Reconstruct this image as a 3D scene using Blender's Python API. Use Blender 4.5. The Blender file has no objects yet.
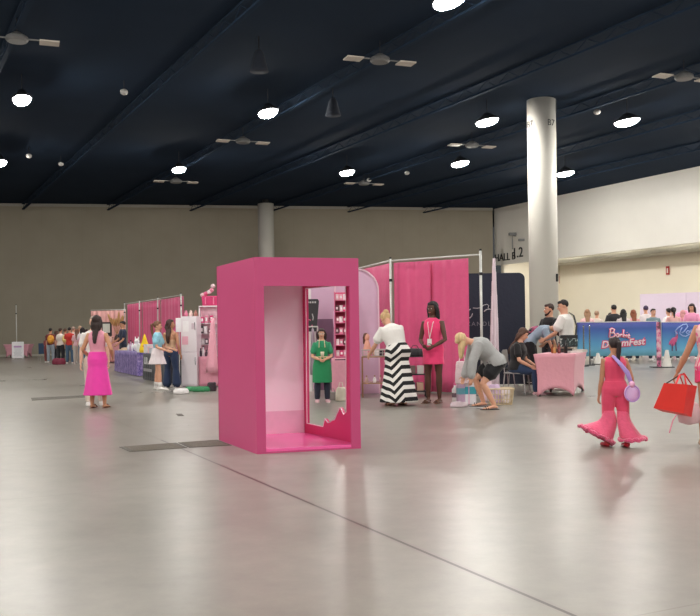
import bpy, bmesh, math, random
from mathutils import Vector, Matrix, noise
random.seed(7)
SC = bpy.context.scene
COL = SC.collection
PI = math.pi
sin, cos, rad = math.sin, math.cos, math.radians

# ------------------------------------------------------------------ camera
F = 900.0; HC = 1.32; ROLL = 0.014
cam_data = bpy.data.cameras.new('camera'); cam = bpy.data.objects.new('camera', cam_data)
COL.objects.link(cam); SC.camera = cam
cam_data.sensor_width = 36; cam_data.sensor_fit = 'HORIZONTAL'
cam_data.lens = F/700*36; cam_data.shift_y = 23/700
cam_data.clip_end = 300
cam.matrix_world = Matrix.Translation((0, 0, HC)) @ Matrix.Rotation(PI/2, 4, 'X') @ Matrix.Rotation(-ROLL, 4, 'Z')

def uv(px, py):
    u, v = px-350, py-331
    return u-ROLL*v, v+ROLL*u
def P(px, py, d):                      # point seen at a pixel at depth d
    u, v = uv(px, py); return Vector((u/F*d, d, HC-v/F*d))
def G(px, py):                         # ground point
    u, v = uv(px, py); d = F*HC/v; return Vector((u/F*d, d, 0))
def CZ(px, py, z):                     # point at height z
    u, v = uv(px, py); d = (HC-z)*F/v; return Vector((u/F*d, d, z))

# ------------------------------------------------------------------ materials
def lin(c):
    c = c/255.0
    return c/12.92 if c <= .04045 else ((c+.055)/1.055)**2.4
def RGB(r, g, b): return (lin(r), lin(g), lin(b), 1)
class NT:
    def __init__(s, name):
        s.m = bpy.data.materials.new(name); s.m.use_nodes = True
        s.n = s.m.node_tree.nodes; s.l = s.m.node_tree.links
        s.b = s.n['Principled BSDF']
        s.tc = s.n.new('ShaderNodeTexCoord')
    def node(s, t, **k):
        n = s.n.new(t)
        for a, v in k.items():
            if a in n.inputs: n.inputs[a].default_value = v
            else: setattr(n, a, v)
        return n
    def link(s, a, b): s.l.new(a, b)
    def math(s, op, a, b=None, clamp=False):
        n = s.n.new('ShaderNodeMath'); n.operation = op; n.use_clamp = clamp
        for i, x in enumerate((a, b)):
            if x is None: continue
            if isinstance(x, (int, float)): n.inputs[i].default_value = x
            else: s.link(x, n.inputs[i])
        return n.outputs[0]
    def mix(s, f, a, b):
        n = s.n.new('ShaderNodeMix'); n.data_type = 'RGBA'
        for i, x in ((0, f), (6, a), (7, b)):
            if isinstance(x, (int, float, tuple)): n.inputs[i].default_value = x
            else: s.link(x, n.inputs[i])
        return n.outputs[2]
MATS = {}
def mat(name, c, rough=.6, metal=0, var=.10, scale=8, bump=0, bscale=40, sheen=0, coat=0, alpha=1, trans=0, stretch=None):
    if name in MATS: return MATS[name]
    t = NT(name); col = RGB(*c)
    mp = t.node('ShaderNodeMapping')
    if stretch: mp.inputs['Scale'].default_value = stretch
    t.link(t.tc.outputs['Object'], mp.inputs['Vector'])
    nz = t.node('ShaderNodeTexNoise', Scale=scale, Detail=3.0)
    t.link(mp.outputs[0], nz.inputs['Vector'])
    lo = tuple(x*(1-var) for x in col[:3])+(1,); hi = tuple(min(1, x*(1+var)) for x in col[:3])+(1,)
    t.link(t.mix(nz.outputs['Fac'], lo, hi), t.b.inputs['Base Color'])
    t.b.inputs['Roughness'].default_value = rough; t.b.inputs['Metallic'].default_value = metal
    t.b.inputs['Sheen Weight'].default_value = sheen; t.b.inputs['Coat Weight'].default_value = coat
    t.b.inputs['Alpha'].default_value = alpha; t.b.inputs['Transmission Weight'].default_value = trans
    if bump:
        n2 = t.node('ShaderNodeTexNoise', Scale=bscale, Detail=2.0); t.link(mp.outputs[0], n2.inputs['Vector'])
        b = t.node('ShaderNodeBump', Strength=bump, Distance=.02)
        t.link(n2.outputs['Fac'], b.inputs['Height']); t.link(b.outputs[0], t.b.inputs['Normal'])
    MATS[name] = t.m
    return t.m
def emit(name, c, s):
    if name in MATS: return MATS[name]
    t = NT(name); t.b.inputs['Base Color'].default_value = (.8, .8, .8, 1)
    t.b.inputs['Emission Color'].default_value = RGB(*c); t.b.inputs['Emission Strength'].default_value = s
    MATS[name] = t.m; return t.m

# ------------------------------------------------------------------ mesh helpers
def BM(): return bmesh.new()
def obj(name, bm, m, parent=None, smooth=False, bevel=0):
    me = bpy.data.meshes.new(name)
    bmesh.ops.recalc_face_normals(bm, faces=bm.faces)
    bm.to_mesh(me); bm.free()
    if m: me.materials.append(m)
    if smooth:
        for p in me.polygons: p.use_smooth = True
    o = bpy.data.objects.new(name, me); COL.objects.link(o)
    if parent: o.parent = parent
    if bevel:
        b = o.modifiers.new('bevel', 'BEVEL'); b.width = bevel; b.segments = 2; b.limit_method = 'ANGLE'
    return o
def thing(name, label, cat, loc=(0, 0, 0), rz=0, group=None):
    o = bpy.data.objects.new(name, None); o.empty_display_size = .1; COL.objects.link(o)
    o.location = loc; o.rotation_euler = (0, 0, rz)
    return tag(o, label, cat, group)
def tag(o, label, cat, group=None, kind=None):
    o['label'] = label; o['category'] = cat
    if group: o['group'] = group
    if kind: o['kind'] = kind
    return o
def struct(name, bm, m, **k):
    o = obj(name, bm, m, **k); o['kind'] = 'structure'; return o
def copy_tree(o, parent=None, loc=None, rz=None, label=None, group=None):
    c = o.copy(); COL.objects.link(c)
    if parent: c.parent = parent
    for ch in list(o.children): copy_tree(ch, c)
    if loc is not None: c.location = loc
    if rz is not None: c.rotation_euler = (0, 0, rz)
    if label: c['label'] = label
    if group: c['group'] = group
    return c
def box(bm, c, s, rz=0, M=None):
    R = Matrix.Translation(c) @ (M.to_4x4() if M else Matrix.Rotation(rz, 4, 'Z')) @ Matrix.Diagonal((s[0], s[1], s[2], 1))
    bmesh.ops.create_cube(bm, size=1, matrix=R); return bm
def poly(bm, pts):
    vs = [bm.verts.new(p) for p in pts]; return bm.faces.new(vs)
def prism(bm, base, off):               # closed polygon extruded by vector
    off = Vector(off); a = [bm.verts.new(p) for p in base]; b = [bm.verts.new(Vector(p)+off) for p in base]
    n = len(a); bm.faces.new(a[::-1]); bm.faces.new(b)
    for i in range(n): bm.faces.new((a[i], a[(i+1) % n], b[(i+1) % n], b[i]))
    return bm
def loft(bm, secs, n=14):               # secs: (centre, rx, ry, sidevec, fwdvec)
    rings = []
    for c, rx, ry, s, f in secs:
        rings.append([bm.verts.new(Vector(c)+Vector(s)*rx*cos(2*PI*k/n)+Vector(f)*ry*sin(2*PI*k/n)) for k in range(n)])
    for a, b in zip(rings, rings[1:]):
        for k in range(n): bm.faces.new((a[k], a[(k+1) % n], b[(k+1) % n], b[k]))
    bm.faces.new(rings[0][::-1]); bm.faces.new(rings[-1])
    return bm
def tube(bm, pts, rs, n=10, flat=1, side=None, cap=True):
    pts = [Vector(p) for p in pts]
    if isinstance(rs, (int, float)): rs = [rs]*len(pts)
    secs = []; prev = None
    for i, p in enumerate(pts):
        a = pts[max(0, i-1)]; b = pts[min(len(pts)-1, i+1)]
        t = (b-a).normalized()
        ref = Vector(side) if side else (prev if prev else (Vector((1, 0, 0)) if abs(t.x) < .8 else Vector((0, 1, 0))))
        s = (ref-t*ref.dot(t)).normalized(); prev = s; f = t.cross(s)
        if cap and i == 0:
            secs.append((p-t*rs[0]*.75, rs[0]*.5, rs[0]*.5*flat, s, f))
        secs.append((p, rs[i], rs[i]*flat, s, f))
        if cap and i == len(pts)-1:
            secs.append((p+t*rs[-1]*.75, rs[-1]*.5, rs[-1]*.5*flat, s, f))
    return loft(bm, secs, n)
def lathe(bm, prof, c=(0, 0, 0), n=20):  # prof: (r, z)
    c = Vector(c)
    return loft(bm, [(c+Vector((0, 0, z)), max(r, 1e-4), max(r, 1e-4), (1, 0, 0), (0, 1, 0)) for r, z in prof], n)
def ell(bm, c, r, R=None, seg=14):
    M = Matrix.Translation(c) @ (R.to_4x4() if R else Matrix.Identity(4)) @ Matrix.Diagonal((r[0], r[1], r[2], 1))
    bmesh.ops.create_uvsphere(bm, u_segments=seg, v_segments=max(6, seg*2//3), radius=1, matrix=M); return bm
def wire(bm, pts, r, n=6): return tube(bm, pts, r, n, cap=False)
TSC = bpy.data.scenes.new('workshop'); TVL = TSC.view_layers[0]
def remesh(name, bm, m, parent, vox=.01, sm=3, wr=0, wsc=9):
    me = bpy.data.meshes.new('tmp'); bmesh.ops.recalc_face_normals(bm, faces=bm.faces)
    bm.to_mesh(me); bm.free()
    o = bpy.data.objects.new('tmp', me); TSC.collection.objects.link(o)
    r = o.modifiers.new('r', 'REMESH'); r.mode = 'VOXEL'; r.voxel_size = vox; r.use_smooth_shade = True
    if sm:
        s = o.modifiers.new('s', 'SMOOTH'); s.iterations = sm; s.factor = .5
    TVL.update(); dg = TVL.depsgraph
    me2 = bpy.data.meshes.new_from_object(o.evaluated_get(dg)); me2.name = name
    bpy.data.objects.remove(o); bpy.data.meshes.remove(me)
    if wr:
        co = [0.0]*(3*len(me2.vertices)); me2.vertices.foreach_get('co', co)
        nn = [0.0]*len(co); me2.vertices.foreach_get('normal', nn)
        for i in range(0, len(co), 3):
            k = noise.noise(Vector((co[i]*wsc, co[i+1]*wsc, co[i+2]*wsc*.45)))*wr
            co[i] += nn[i]*k; co[i+1] += nn[i+1]*k; co[i+2] += nn[i+2]*k
        me2.vertices.foreach_set('co', co); me2.update()
    for p in me2.polygons: p.use_smooth = True
    me2.materials.clear()
    if m: me2.materials.append(m)
    o = bpy.data.objects.new(name, me2); COL.objects.link(o); o.parent = parent
    return o
def text(name, s, size, M, m, parent=None, ext=.004, off=0, shear=0, sp=1, align='CENTER'):
    c = bpy.data.curves.new(name, 'FONT'); c.body = s; c.size = size; c.extrude = ext; c.offset = off
    c.shear = shear; c.align_x = align; c.align_y = 'CENTER'; c.space_character = sp; c.resolution_u = 3
    o = bpy.data.objects.new('tmp', c); TSC.collection.objects.link(o)
    TVL.update(); dg = TVL.depsgraph; me = bpy.data.meshes.new_from_object(o.evaluated_get(dg))
    bpy.data.objects.remove(o); me.name = name; me.materials.clear(); me.materials.append(m)
    me.transform(M)
    o = bpy.data.objects.new(name, me); COL.objects.link(o)
    if parent: o.parent = parent
    return o
def FR(c, x, y):                        # frame matrix: local x,y axes in world, z out
    x = Vector(x).normalized(); y = Vector(y).normalized(); z = x.cross(y)
    M = Matrix((x, y, z)).transposed().to_4x4(); M.translation = Vector(c); return M

U = Vector((-.466, .885, 0)); V = Vector((.885, .466, 0))   # hall axes

# ------------------------------------------------------------------ shell
CEIL = 9.7
def floor_mat():
    t = NT('polished_concrete'); g0 = G(180, 448); g1 = G(575, 616)
    d = (g1-g0).normalized(); nrm = Vector((-d.y, d.x, 0))
    def lineval(nv, off, w):
        vm = t.node('ShaderNodeVectorMath', operation='DOT_PRODUCT'); vm.inputs[1].default_value = nv
        t.link(t.tc.outputs['Object'], vm.inputs[0])
        a = t.math('ABSOLUTE', t.math('SUBTRACT', vm.outputs['Value'], off))
        return t.math('LESS_THAN', a, w)
    def periodic(nv, off, per, w):
        vm = t.node('ShaderNodeVectorMath', operation='DOT_PRODUCT'); vm.inputs[1].default_value = nv
        t.link(t.tc.outputs['Object'], vm.inputs[0])
        q = t.math('SUBTRACT', vm.outputs['Value'], off)
        q = t.math('PINGPONG', q, per/2)
        return t.math('LESS_THAN', q, w)
    vs_ = t.node('ShaderNodeVectorMath', operation='DOT_PRODUCT'); vs_.inputs[1].default_value = d
    t.link(t.tc.outputs['Object'], vs_.inputs[0]); near = t.math('GREATER_THAN', vs_.outputs['Value'], d.dot(g0)-.9)
    main = t.math('MULTIPLY', lineval(nrm, nrm.dot(g0), .012), near)
    halo = lineval(nrm, nrm.dot(g0), .035)
    j2 = periodic(d, d.dot(G(0, 500)), 4.6, .006)
    j3 = periodic(nrm, nrm.dot(g0), 9.2, .005)
    n1 = t.node('ShaderNodeTexNoise', Scale=.35, Detail=6.0, Roughness=.6); t.link(t.tc.outputs['Object'], n1.inputs['Vector'])
    n2 = t.node('ShaderNodeTexNoise', Scale=3.0, Detail=8.0, Roughness=.7); t.link(t.tc.outputs['Object'], n2.inputs['Vector'])
    n3 = t.node('ShaderNodeTexNoise', Scale=60.0, Detail=3.0); t.link(t.tc.outputs['Object'], n3.inputs['Vector'])
    f = t.math('ADD', t.math('MULTIPLY', n1.outputs['Fac'], .55), t.math('MULTIPLY', n2.outputs['Fac'], .45))
    cr = t.node('ShaderNodeValToRGB'); t.link(f, cr.inputs[0])
    cr.color_ramp.elements[0].position = .33; cr.color_ramp.elements[0].color = RGB(*FLOOR_LO)
    cr.color_ramp.elements[1].position = .68; cr.color_ramp.elements[1].color = RGB(*FLOOR_HI)
    c = t.mix(t.math('MULTIPLY', n3.outputs['Fac'], .18), cr.outputs[0], RGB(120, 112, 104))
    # small scuffs
    n4 = t.node('ShaderNodeTexNoise', Scale=1.3, Detail=5.0, Distortion=1.5); t.link(t.tc.outputs['Object'], n4.inputs['Vector'])
    sc = t.math('GREATER_THAN', n4.outputs['Fac'], .735)
    c = t.mix(t.math('MULTIPLY', sc, .35), c, RGB(105, 92, 84))
    c = t.mix(t.math('MULTIPLY', j2, .35), c, RGB(90, 82, 78))
    c = t.mix(t.math('MULTIPLY', j3, .3), c, RGB(90, 82, 78))
    c = t.mix(t.math('MULTIPLY', halo, .18), c, RGB(120, 108, 98))
    c = t.mix(t.math('MULTIPLY', main, .9), c, RGB(52, 40, 38))
    t.link(c, t.b.inputs['Base Color'])
    r = t.math('ADD', t.math('MULTIPLY', n1.outputs['Fac'], .22), .20)
    t.link(r, t.b.inputs['Roughness'])
    t.b.inputs['Specular IOR Level'].default_value = .55
    b = t.node('ShaderNodeBump', Strength=.05, Distance=.01); t.link(n2.outputs['Fac'], b.inputs['Height'])
    t.link(b.outputs[0], t.b.inputs['Normal'])
    return t.m
FLOOR_LO = (122, 118, 112); FLOOR_HI = (158, 152, 144)
bm = BM(); box(bm, (3, 18, -.1), (90, 112, .2)); struct('floor', bm, floor_mat())

WALLM = mat('taupe_wall', (150, 137, 118), .8, var=.05, scale=1.2)
# faint panel seams in the movable wall
def panelwall():
    t = NT('taupe_panels'); vm = t.node('ShaderNodeSeparateXYZ'); t.link(t.tc.outputs['Object'], vm.inputs[0])
    q = t.math('PINGPONG', vm.outputs[0], .61); s = t.math('LESS_THAN', q, .012)
    nz = t.node('ShaderNodeTexNoise', Scale=.8, Detail=3.0); t.link(t.tc.outputs['Object'], nz.inputs['Vector'])
    c = t.mix(nz.outputs['Fac'], RGB(*[x-6 for x in WALLC]), RGB(*[x+6 for x in WALLC]))
    t.link(t.mix(t.math('MULTIPLY', s, .08), c, RGB(80, 72, 60)), t.b.inputs['Base Color'])
    t.b.inputs['Roughness'].default_value = .8; return t.m
WALLC = (160, 152, 136)
# back wall from W0 to W1
W0 = Vector((-40, 56.3-18*.141, 0)); W1 = Vector((9.98, 62.3, 0))
dirb = (W1-W0).normalized(); nb = Vector((-dirb.y, dirb.x, 0))
bm = BM(); prism(bm, [W0, W1, W1+nb*.3, W0+nb*.3], (0, 0, CEIL)); struct('wall_back', bm, panelwall())
bm = BM(); prism(bm, [W0-nb*.03, W1-nb*.03, W1-nb*.002, W0-nb*.002], (0, 0, .13)); struct('baseboard_back', bm, mat('pale_base', (190, 185, 172), .6))
bm = BM(); prism(bm, [W0-nb*.08, W1-nb*.08, W1-nb*.002, W0-nb*.002], (0, 0, .16)); o = struct('trim_1', bm, mat('head_track', (170, 166, 158), .5)); o.location.z = CEIL-.18
# right wall fascia: from R0 (far) towards the camera along -U
R0 = Vector((10.17, 62.85, 0)); RD = Vector((8.26, -15.7, 0)).normalized(); RN = Vector((-RD.y, RD.x, 0)) # RN points right/outwards
if RN.x < 0: RN = -RN
R1 = R0+RD*66
FB = 5.74
CREAM = mat('cream_wall', (242, 238, 230), .36, var=.04, scale=.7)
bm = BM(); prism(bm, [R0, R1, R1+RN*.3, R0+RN*.3], (0, 0, CEIL-FB)); o = struct('wall_right', bm, CREAM); o.location.z = FB
OFF = 5.0
Q0 = R0+RN*OFF+RD*(-2); Q1 = R1+RN*OFF
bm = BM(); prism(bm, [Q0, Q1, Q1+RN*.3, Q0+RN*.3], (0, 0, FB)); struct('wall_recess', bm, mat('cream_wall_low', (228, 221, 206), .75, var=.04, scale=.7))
E0 = R0+RD*1.0
bm = BM(); prism(bm, [E0, E0+RN*(OFF+.2), E0+RN*(OFF+.2)-RD*.3, E0-RD*.3], (0, 0, FB+1.1)); struct('wall_recess_end', bm, mat('cream_wall_low', (0, 0, 0)))
bm = BM(); prism(bm, [R0+RN*3.2, R1+RN*3.2, R1+RN*(OFF+.3), R0+RN*(OFF+.3)], (0, 0, .2)); prism(bm, [v+Vector((0, 0, 1.0)) for v in (R0+RN*.3, R1+RN*.3, R1+RN*3.4, R0+RN*3.4)], (0, 0, .2)); prism(bm, [v for v in (R0+RN*3.2, R1+RN*3.2, R1+RN*3.3, R0+RN*3.3)], (0, 0, 1.1)); o = struct('ceiling_recess', bm, mat('cream_soffit', (190, 186, 174), .8)); o.location.z = FB  # raised slot shaped to hide the added recess lamps from view
bm = BM(); prism(bm, [Q0-RN*.02, Q1-RN*.02, Q1-RN*.002, Q0-RN*.002], (0, 0, .12)); struct('baseboard_right', bm, mat('grey_base', (120, 116, 110), .6))
# left wall and rear wall, far outside the frame
L0 = W0+Vector((6, 0, 0)); 
bm = BM(); box(bm, (-40.1, 18, CEIL/2), (.2, 112, CEIL)); struct('wall_left', bm, WALLM)
bm = BM(); box(bm, (3, -38, CEIL/2), (90, .2, CEIL)); struct('wall_front', bm, WALLM)
# ceiling
CM = mat('navy_deck', (30, 43, 60), .95, var=.15, scale=.5); CM.node_tree.nodes['Principled BSDF'].inputs['Specular IOR Level'].default_value = .1
bm = BM(); box(bm, (3, 18, CEIL+.1), (90, 112, .2)); struct('ceiling', bm, CM)
BMAT = mat('navy_joist', (32, 46, 64), .95, var=.2, scale=.6); BMAT.node_tree.nodes['Principled BSDF'].inputs['Specular IOR Level'].default_value = .1
# joists run along the hall axis
n = 0
for k in range(-6, 5):
    c0 = Vector((k*5.6-.8, 30, 0))
    a = c0-U*44; b = c0+U*40
    # clip to the back wall
    tt = ((W0-c0).dot(nb))/(U.dot(nb)); b = c0+U*min(40, tt-.2)
    n += 1; bm = BM()
    s = V*.07
    prism(bm, [a-s, b-s, b+s, a+s], (0, 0, .06)); prism(bm, [p+Vector((0, 0, .34)) for p in (a-s, b-s, b+s, a+s)], (0, 0, .05))
    L = (b-a).length; nn = int(L/1.2)
    for i in range(nn):
        p = a+(b-a)*(i/nn); q = a+(b-a)*((i+.5)/nn); r = a+(b-a)*((i+1)/nn)
        for w0, w1 in ((p, q), (q, r)):
            z0, z1 = (.03, .36) if w0 is p else (.36, .03)
            wire(bm, [w0+Vector((0, 0, z0)), w1+Vector((0, 0, z1))], .014, 4)
    o = struct('trim_%d' % (n+1), bm, BMAT); o.location.z = CEIL-.42
for k, y0 in enumerate(()):
    a = Vector((-34, y0-3.2, CEIL-.62)); b = Vector((18, y0+3.2, CEIL-.62)); s = Vector((0, .12, 0))
    bm = BM(); prism(bm, [a-s, b-s, b+s, a+s], (0, 0, .18)); struct('trim_%d' % (n+2+k), bm, BMAT)

# columns
def column(name, x, y, r, label, top):
    t = thing(name, label, 'pillar', (x, y, 0))
    bm = BM(); lathe(bm, [(r, 0), (r, top)], n=48); o = obj('shaft', bm, mat('column_paint', (208, 204, 196), .55, var=.03, scale=.8), t)
    for p in o.data.polygons: p.use_smooth = abs(p.normal.z) < .5
    bm = BM(); lathe(bm, [(r+.03, 0), (r+.03, .15), (r+.005, .18)], n=48); obj('base', bm, mat('grey_base', (0, 0, 0)), t, smooth=False)
    return t
cp = P(544.3, 331, 33.0)
c1 = column('pillar', cp.x, cp.y, .52, 'thick round white pillar marked B7 near its top, rising behind the pink table', CEIL-.02)
dk = mat('black_paint', (28, 28, 30), .6)
for ang, s in ((.50, 'B7'), (-1.12, 'B7')):
    a = ang; n_ = Vector((sin(a), -cos(a), 0)); xx = Vector((cos(a), sin(a), 0))
    text('number_mark', s, .32, FR(n_*.523+Vector((0, 0, 8.75)), xx, (0, 0, 1)), dk, c1, ext=.002)
bm = BM(); tube(bm, [(.50, -.16, 9.65), (.50, -.16, 9.2)], .03, 8); obj('conduit', bm, dk, c1)
bm = BM(); box(bm, (sin(.9)*.53, -cos(.9)*.53, 3.15), (.12, .06, .28), rz=.9); obj('call_box', bm, dk, c1, bevel=.01)
cp2 = P(267.4, 331, 57.0)
c2 = column('pillar', cp2.x, cp2.y, .5, 'distant round pale pillar standing against the taupe wall behind the pink booth', CEIL-.25)
bm = BM(); lathe(bm, [(.2, CEIL-.25), (.2, CEIL)], n=20); obj('stub', bm, dk, c2)

# HALL lettering on the fascia
pw = lambda px, py: (lambda uu: None)
def on_fascia(px, py):
    u, v = uv(px, py); k = u/F       # X = kY ; R0 + s*RD
    s = (k*R0.y-R0.x)/(RD.x-k*RD.y); q = R0+RD*s; q.z = HC-v/F*q.y; return q
q = on_fascia(505.2, 257.3)
o = text('hall_sign', 'HALL B', .72, FR(q-RN*.03, RD, (0, 0, 1)), dk, None, ext=.02); tag(o, 'black HALL B lettering low on the cream upper wall, left of the big pillar', 'sign')
q = on_fascia(518, 253)
o = text('hall_sign', '1.2', .95, FR(q-RN*.03, RD, (0, 0, 1)), dk, None, ext=.02); tag(o, 'larger black number lettering just right of and above the HALL B letters', 'sign')
# wall-mounted pipework / camera above it
q = on_fascia(516, 236)
t = thing('wall_camera', 'small grey bracket and camera on the cream wall above the hall lettering', 'camera', q)
gm = mat('grey_metal', (120, 120, 120), .5, .4)
bm = BM(); wire(bm, [(0, 0, 0), -RN*.3, -RN*.3+Vector((0, 0, -.9))], .035); obj('bracket', bm, gm, t)
bm = BM(); box(bm, -RN*.3+Vector((0, 0, .12)), (.5, .25, .18)); obj('camera_body', bm, gm, t, bevel=.02)
q2 = on_fascia(523, 240)-q
bm = BM(); box(bm, q2-RN*.1, (.45, .2, .14)); obj('junction_box', bm, gm, t, bevel=.02)

def on_recess(px, py):
    u, v = uv(px, py); k = u/F; A = R0+RN*OFF
    s = (k*A.y-A.x)/(RD.x-k*RD.y); q = A+RD*s; q.z = HC-v/F*q.y; return q
redm = mat('sign_red', (170, 40, 38), .5)
for (px, py), lb in (((668.5, 270.5), 'small red and white fire extinguisher sign on the cream wall above the lilac screen'),
                     ((559, 280), 'small red and white fire extinguisher sign just right of the big pillar')):
    q = on_recess(px, py); t = thing('fire_sign', lb, 'sign', q-RN*.06)
    bm = BM(); prism(bm, [Vector((0, 0, -.26))-RD*.13, Vector((0, 0, -.26))+RD*.13, Vector((0, 0, -.26))+RD*.13-RN*.03, Vector((0, 0, -.26))-RD*.13-RN*.03], (0, 0, .52)); obj('plate', bm, redm, t)
    bm = BM(); prism(bm, [Vector((0, 0, -.16))-RD*.05-RN*.032, Vector((0, 0, -.16))+RD*.05-RN*.032, Vector((0, 0, -.16))+RD*.05-RN*.045, Vector((0, 0, -.16))-RD*.05-RN*.045], (0, 0, .3)); obj('symbol', bm, mat('sign_white', (225, 220, 215), .5), t)

# ------------------------------------------------------------------ ceiling lamps (the hall's own lights and added unseen ones)
LP = 470.0; LA = .58; LB = .27
LAMP = emit('lamp_lens', (255, 252, 244), LP/(PI*PI*LA*LB*1.45))
HOUS = mat('lamp_housing', (40, 42, 48), .5, .5)
LZ = 8.9
def make_lamp(loc, label, group):
    t = thing('high_bay_lamp', label, 'ceiling lamp', loc, math.atan2(U.y, U.x), group)
    bm = BM(); loft(bm, [(Vector((0, 0, z)), a_, b_, (1, 0, 0), (0, 1, 0)) for a_, b_, z in ((LA+.03, LB+.03, -.015), (LA+.03, LB+.03, .05), (.4, .18, .14), (.16, .12, .26), (.03, .03, .31))], 24); obj('housing', bm, HOUS, t)
    bm = BM(); rr = [(1, .0), (.94, -.07), (.75, -.13), (.4, -.16)]
    rings = [[bm.verts.new((r*LA*cos(2*PI*k/14), r*LB*sin(2*PI*k/14), z)) for k in range(14)] for r, z in rr]
    for a_, b_ in zip(rings, rings[1:]):
        for k in range(14): bm.faces.new((a_[k], a_[(k+1) % 14], b_[(k+1) % 14], b_[k]))
    bm.faces.new(rings[-1])
    obj('lens', bm, LAMP, t)
    bm = BM(); tube(bm, [(0, 0, .3), (0, 0, CEIL-LZ-.012)], .015, 6); obj('rod', bm, HOUS, t)
    return t
vis = [((22, 99), 'glowing round high bay lamp nearest the upper left corner of the hall ceiling'),
       ((268, 112), 'glowing high bay lamp high above the pink photo booth'),
       ((487, 121), 'glowing high bay lamp just left of the top of the big white pillar'),
       ((627, 121), 'glowing high bay lamp right of the big white pillar, the rightmost on the ceiling'),
       ((0, 162), 'glowing high bay lamp cut by the left edge of the picture'),
       ((179, 169), 'glowing high bay lamp above the left pink curtains'),
       ((347, 172), 'glowing high bay lamp in the middle of the farthest row'),
       ((460, 163), 'glowing high bay lamp lower left of the pillar top, below its brighter neighbour'),
       ((565, 173), 'glowing high bay lamp partly behind the right edge of the big white pillar'),
       ((450, -1), 'glowing high bay lamp cut by the top edge of the picture')]
lamp0 = None
for (px, py), lb in vis:
    loc = CZ(px, py, LZ)
    if lamp0 is None: lamp0 = make_lamp(loc, lb, 'high bay lamps on the hall ceiling')
    else: copy_tree(lamp0, loc=loc, label=lb)
offs = [(-5.4, 19.0), (-13.5, 19.5), (10, 20.5), (17.5, 24), (17, 12), (-21, 30), (-21, 19), (-23, 44), (16.5, 33)]
for r, y in enumerate((10.5, 2.0, -7.0, -16.0, -26.0)):
    for x in (-21, -13, -5, 3, 11, 19): offs.append((x+r*.8, y))
offs += [(-20, 8), (10.9, 50), (21, 30), (18, 41.5), (20.6, 35.5), (24, 21)]  # unseen lamps close to the right wall are added to brighten its fascia
for x, y in offs:
    copy_tree(lamp0, loc=(x, y, LZ), label='unseen high bay ceiling lamp, continuing the rows or added to brighten the right wall')
# added lamps hidden behind the fascia to brighten the right recess
for s in (4, 9, 14, 19, 24, 29, 34):
    q = R0+RD*s+RN*1.0
    t = thing('fill_lamp', 'added unseen downlight in the low ceiling of the right aisle', 'ceiling lamp', (q.x, q.y, FB+.985), 0, 'added fill lamps of the right recess')
    bm = BM(); lathe(bm, [(.2, -.03), (.2, .02)], n=16); obj('rim', bm, HOUS, t)
    bm = BM(); poly(bm, [(.17*cos(-2*PI*k/12), .17*sin(-2*PI*k/12), -.035) for k in range(12)]); obj('lens', bm, emit('fill_lens', (255, 250, 236), 520), t)

# twin ceiling fixtures (unlit)
PANEL = mat('fixture_panel', (205, 196, 186), .5)
def fixture(loc, label, sc=1):
    t = thing('twin_ceiling_fixture', label, 'ceiling fixture', loc, rad(20))
    bm = BM(); lathe(bm, [(.1, .25), (.34, .1), (.36, 0), (.3, -.06)], n=16); obj('body', bm, gm, t)
    for s in (-1, 1):
        bm = BM(); box(bm, (s*1.0, 0, 0), (.62, .5, .05)); p = obj('panel', bm, PANEL, t, bevel=.01); 
        bm = BM(); box(bm, (s*.5, 0, .05), (.45, .05, .04)); obj('arm', bm, gm, t)
    bm = BM(); tube(bm, [(0, 0, .2), (0, 0, CEIL-loc[2])], .02, 6); obj('rod', bm, HOUS, t)
    t.scale = (sc, sc, sc); return t
for (px, py), lb, sc in (((17, 40), 'unlit twin panel ceiling fixture in the upper left corner', .8), ((380, 61), 'largest unlit twin panel ceiling fixture, near the top centre', .8),
                     ((243, 142), 'unlit twin panel ceiling fixture just below the lamp over the booth', .82), ((176, 182), 'unlit twin panel fixture under the lamp at centre left', .85),
                     ((684, 78), 'unlit twin panel ceiling fixture at the right edge', .8), ((472, 146), 'unlit twin panel ceiling fixture between two lamps left of the pillar top', .8),
                     ((364, 184), 'unlit twin panel fixture right of the farthest central lamp', .8)):
    fixture(CZ(px, py, 9.0), lb, sc)
DOME = mat('dome_white', (190, 188, 184), .4)
for i, ((px, py), lb) in enumerate((((124, 92), 'tiny white ceiling dome left of centre above the far crowd'), ((61, 164), 'tiny white ceiling dome at far left'),
                     ((597, 112), 'tiny white ceiling dome left of the rightmost lamp'), ((369, 180), 'tiny white ceiling dome above the farthest twin fixture'),
                     ((407, 173), 'tiny white ceiling dome between the two far central lamps'), ((29, 156), 'tiny white dome nearest the left edge lamp'))):
    q = CZ(px, py, 9.3)
    t = thing('ceiling_dome', lb, 'sensor', q)
    bm = BM(); ell(bm, (0, 0, 0), (.13, .13, .1), seg=12); obj('dome', bm, DOME, t, smooth=True)
    bm = BM(); tube(bm, [(0, 0, .05), (0, 0, CEIL-9.3)], .015, 6); obj('stem', bm, HOUS, t)
for (px, py), lb in (((333, 107), 'dark conical ceiling speaker right of the lamp over the booth'), ((259, 61), 'small grey bracketed speaker on the ceiling above the booth')):
    q = CZ(px, py, 9.0)
    t = thing('ceiling_speaker', lb, 'speaker', q)
    bm = BM(); lathe(bm, [(.27, -.3), (.24, -.2), (.14, .2), (.08, .3)], n=18); obj('horn', bm, mat('speaker_dark', (30, 36, 48), .9), t, smooth=True)
    bm = BM(); tube(bm, [(0, 0, .28), (0, 0, CEIL-9.0)], .02, 6); obj('stem', bm, HOUS, t)

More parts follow.
